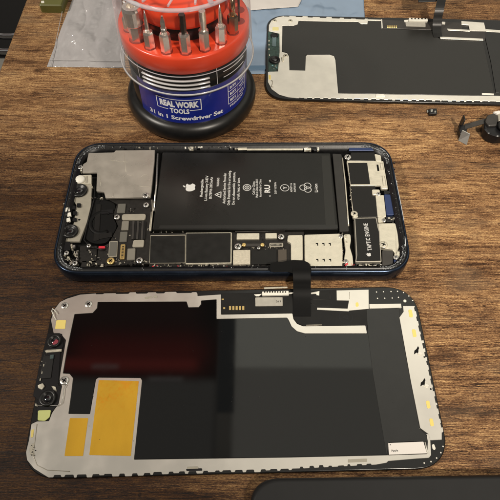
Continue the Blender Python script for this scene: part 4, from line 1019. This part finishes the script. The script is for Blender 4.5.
cv = MB().lathe(BX, BY, [(3.16, 2.95), (3.12, 3.05), (3.08, 3.2), (2.98, 5.2), (2.90, 6.75), (2.84, 6.92), (2.6, 7.05), (2.3, 7.1), (2.26, 7.35), (.001, 7.42)], 96)
cvo = cv.build('clear_cover', CLEAR, js)
rm = MB()
def torus(b, R_, z, r1, n=96, m=8):
    base = len(b.v)
    for i in range(n):
        a = 2 * PI * i / n
        for j in range(m):
            t_ = 2 * PI * j / m; b.v.append((BX + (R_ + r1 * math.cos(t_)) * math.cos(a), BY + (R_ + r1 * math.cos(t_)) * math.sin(a), z + r1 * math.sin(t_)))
    for i in range(n):
        for j in range(m):
            i2, j2 = (i + 1) % n, (j + 1) % m
            b.face([base + i * m + j, base + i2 * m + j, base + i2 * m + j2, base + i * m + j2], True)
torus(rm, 3.11, 2.98, .038); rm.build('rim', mat('rim_glint', (.62, .62, .62), .12, 0, .8, coat=1), cvo)  # solid pale ring painting the bright line along the clear flange
rm = MB(); torus(rm, 2.99, 3.87, .022); rm.build('rim', CLEARR, cvo)
rm = MB(); torus(rm, 2.84, 6.92, .085); torus(rm, 2.28, 7.12, .06); rm.build('rim', CLEARR, cvo)
rm = MB()
for a in range(-160, 20, 22):
    A, B = Vector(cyl(math.radians(a), 7.05, 2.75)), Vector(cyl(math.radians(a + 4), 7.14, 2.3)); rm.tube([A, B], .05, 6)
for a, z0 in ((-59, 6.95),): rm.tube([cyl(math.radians(a), 6.95, 2.86), cyl(math.radians(a), 7.3, 2.5)], .12, 6)
build_each(rm, 'rib', CLEARR, cvo)

# the bits, each one a tool of its own
LAB = ['left edge, thin bit half hidden behind the socket adapter', 'wide steel socket adapter standing in the red ring at the jar left',
       'bit just right of the wide socket adapter, dark pointed tip', 'fourth bit from the left in the red ring, slanted flat blade tip',
       'middle bit of the front row with dark flat-topped tip', 'bit right of the middle one, pale grooved star tip',
       'slim needle-tipped bit third from the right in the front row', 'bronze tinted bit second from the right end of the row',
       'thin dark bit last at the right edge of the row', None, None]
def hexring(b, c, prof, n=6, rot=0., smooth=False):
    base = len(b.v)
    for r_, z_ in prof:
        for i in range(n):
            a = rot + 2 * PI * i / n; b.v.append((c[0] + r_ * math.cos(a), c[1] + r_ * math.sin(a), z_))
    for k in range(len(prof) - 1):
        for i in range(n):
            j = (i + 1) % n; b.face([base + k * n + i, base + k * n + j, base + (k + 1) * n + j, base + (k + 1) * n + i], smooth)
    b.face([base + (len(prof) - 1) * n + i for i in range(n)]); b.face([base + i for i in range(n)][::-1])
BRZ = mat('bronze_steel', (.62, .44, .28), .22, 1.)
DKS = mat('dark_steel', (.16, .15, .14), .25, 1.)
for k, a in enumerate(angs[:9]):
    c = cyl(math.radians(a), 0, 2.49)
    lean = 0
    root = thing('screwdriver_bit', (c[0], c[1], 4.765), LAB[k], 'screwdriver bit', 'bits standing in the red ring')
    sh_m = BRZ if k == 7 else (DKS if k == 8 else CHROME)
    rot = math.radians(a) + .35 * k
    if k == 1:
        s = MB(); hexring(s, c, [(.30, 4.77), (.30, 5.45), (.33, 5.5)], 6, rot); s.build('shank', CHROME, root)
        s = MB(); s.lathe(c[0], c[1], [(.33, 5.48), (.40, 5.56), (.41, 6.2), (.36, 6.32), (.20, 6.33), (.18, 6.1), (.05, 6.05)], 18, False); s.build('socket', CHROME, root); continue
    if k == 8:
        s = MB(); s.lathe(c[0], c[1], [(.05, 4.77), (.05, 6.2)], 8); s.build('shank', DKS, root); continue
    h = {0: .6, 2: .70, 3: .82, 4: .85, 5: .86, 6: .74, 7: .80}[k]
    s = MB(); hexring(s, c, [(.225, 4.77), (.235, 4.8), (.235, 4.77 + h - .03), (.19, 4.77 + h + .05)], 6, rot); s.build('shank', sh_m, root)
    z0 = 4.77 + h + .04; s = MB()
    if k == 3:   # slanted blade
        s.lathe(c[0], c[1], [(.13, z0), (.12, z0 + .25)], 14)
        hexring(s, c, [(.12, z0 + .25), (.13, z0 + .55), (.05, z0 + .78)], 4, rot)
    elif k in (2, 6):
        s.lathe(c[0], c[1], [(.12, z0), (.085, z0 + .2), (.07, z0 + .6), (.02, z0 + .95)], 12)
    elif k == 4:
        hexring(s, c, [(.13, z0), (.14, z0 + .3), (.14, z0 + .86)], 6, rot)
    elif k == 5:
        hexring(s, c, [(.13, z0), (.14, z0 + .25), (.15, z0 + .45), (.14, z0 + .86)], 12, rot)
    elif k == 7:
        s.lathe(c[0], c[1], [(.12, z0), (.13, z0 + .4), (.10, z0 + .8)], 12)
    else:
        s.lathe(c[0], c[1], [(.10, z0), (.08, z0 + .5), (.05, z0 + .7)], 12)
    s.build('tip', DKS if k == 4 else sh_m, root)

# ================================================================== LIGHT
w = bpy.data.worlds.new('World'); scene.world = w; w.use_nodes = True
nt = w.node_tree; N = nt.nodes; L = nt.links; N.clear()
out = N.new('ShaderNodeOutputWorld'); bg = N.new('ShaderNodeBackground'); L.new(bg.outputs[0], out.inputs[0])
tc = N.new('ShaderNodeTexCoord'); sp = N.new('ShaderNodeSeparateXYZ'); L.new(tc.outputs['Generated'], sp.inputs[0])
def M(op, *a):
    q = N.new('ShaderNodeMath'); q.operation = op
    for i, v in enumerate(a):
        if isinstance(v, (int, float)): q.inputs[i].default_value = v
        else: L.new(v, q.inputs[i])
    return q.outputs[0]
zz = M('MAXIMUM', sp.outputs[2], .03)
U = M('DIVIDE', sp.outputs[0], zz); V = M('DIVIDE', sp.outputs[1], zz)
def step(v, a, b):
    r = N.new('ShaderNodeMapRange'); r.interpolation_type = 'SMOOTHSTEP'; r.inputs['From Min'].default_value = a; r.inputs['From Max'].default_value = b
    if a > b: r.inputs['From Min'].default_value = b; r.inputs['From Max'].default_value = a; r.inputs['To Min'].default_value = 1; r.inputs['To Max'].default_value = 0
    L.new(v, r.inputs['Value']); return r.outputs[0]
def box(u0, u1, v0, v1, s=.02): return M('MULTIPLY', M('MULTIPLY', step(U, u0 - s, u0 + s), step(U, u1 + s, u1 - s)), M('MULTIPLY', step(V, v0 - s, v0 + s), step(V, v1 + s, v1 - s)))  # soft zones painted into the world for the displays and plates to mirror
def over(prev, fac, col):
    m = N.new('ShaderNodeMixRGB'); L.new(fac, m.inputs[0])
    if isinstance(prev, tuple): m.inputs[1].default_value = (*prev, 1)
    else: L.new(prev, m.inputs[1])
    m.inputs[2].default_value = (*col, 1); return m.outputs[0]
c_ = over((.085, .07, .055), box(-.6, 1.3, .15, 2.6, .12), (.42, .39, .33))      # the room, its pale ceiling ahead
c_ = over(c_, box(-.030, 1.1, -.3, .376, .006), (.95, .90, .78))                  # ceiling nearer to the table
c_ = over(c_, box(-.030, 1.1, .376, .72, .006), (1.75, 1.70, 1.45))              # lit part of the ceiling to the right
c_ = over(c_, box(-.2, 1.1, .72, 2.3, .05), (.85, .80, .68))
c_ = over(c_, box(-3, -.060, -.5, .70, .006), (.04, .03, .027))
c_ = over(c_, box(-.6, -.1, .46, .70, .03), (.13, .055, .05))                  # dark photographer at the left, pink tint added for the plate to mirror
c_ = over(c_, box(-.34, -.085, .368, .44, .045), (.50, .055, .045))
c_ = over(c_, box(-.36, -.10, .372, .392, .012), (.85, .11, .085))                # red band put in for the display's reflection of the photographer's red things
c_ = over(c_, box(-.30, -.25, .374, .381, .006), (.95, .6, .55))
c_ = over(c_, box(-2, -.060, -.3, .352, .012), (.42, .40, .36))
c_ = over(c_, box(-.19, -.125, .350, .356, .006), (.75, .7, .66))
c_ = over(c_, box(-.060, -.028, .29, .60, .004), (.16, .17, .17))
c_ = over(c_, box(-.9, -.02, .95, 3, .2), (.55, .50, .44))
dn_ = step(sp.outputs[2], .02, -.02)
c_ = over(c_, dn_, (.06, .045, .035))
L.new(c_, bg.inputs[0]); bg.inputs[1].default_value = .66

def spot(name, loc, aim, power, size, blend, radius, col):
    l = bpy.data.lights.new(name, 'SPOT'); l.energy = power; l.spot_size = math.radians(size); l.spot_blend = blend; l.shadow_soft_size = radius; l.color = col
    o = bpy.data.objects.new(name, l); COL.objects.link(o); o.location = loc
    o.rotation_euler = (Vector(aim) - Vector(loc)).to_track_quat('-Z', 'Y').to_euler(); return o
spot('ceiling_lamp', (34, -44, 80), (12.5, 18.5, 0), 440000, 29, 1., 4, (1, .90, .77))  # soft cone edge stands in for the photographer's shade at near left
spot('left_fill', (-75, 5, 80), (-8, 22, 0), 330000, 31, 1., 6, (1, .92, .81))  # added fill for the left side, no lamp known there

# ================================================================== CAMERA
cd = bpy.data.cameras.new('camera'); cam = bpy.data.objects.new('camera', cd); COL.objects.link(cam)
cd.sensor_width = 36; cd.lens = F / 500 * 36; cd.clip_end = 1000; cd.clip_start = .1
rot = Matrix((CR, CU, -FW)).transposed()
cam.matrix_world = Matrix.Translation(CAM) @ rot.to_4x4()
scene.camera = cam
scene.view_settings.view_transform = 'Standard'; scene.view_settings.look = 'None'; scene.view_settings.exposure = 0; scene.view_settings.gamma = 1
scene.cycles.max_bounces = 8; scene.cycles.transparent_max_bounces = 16
scene.cycles.use_denoising = True
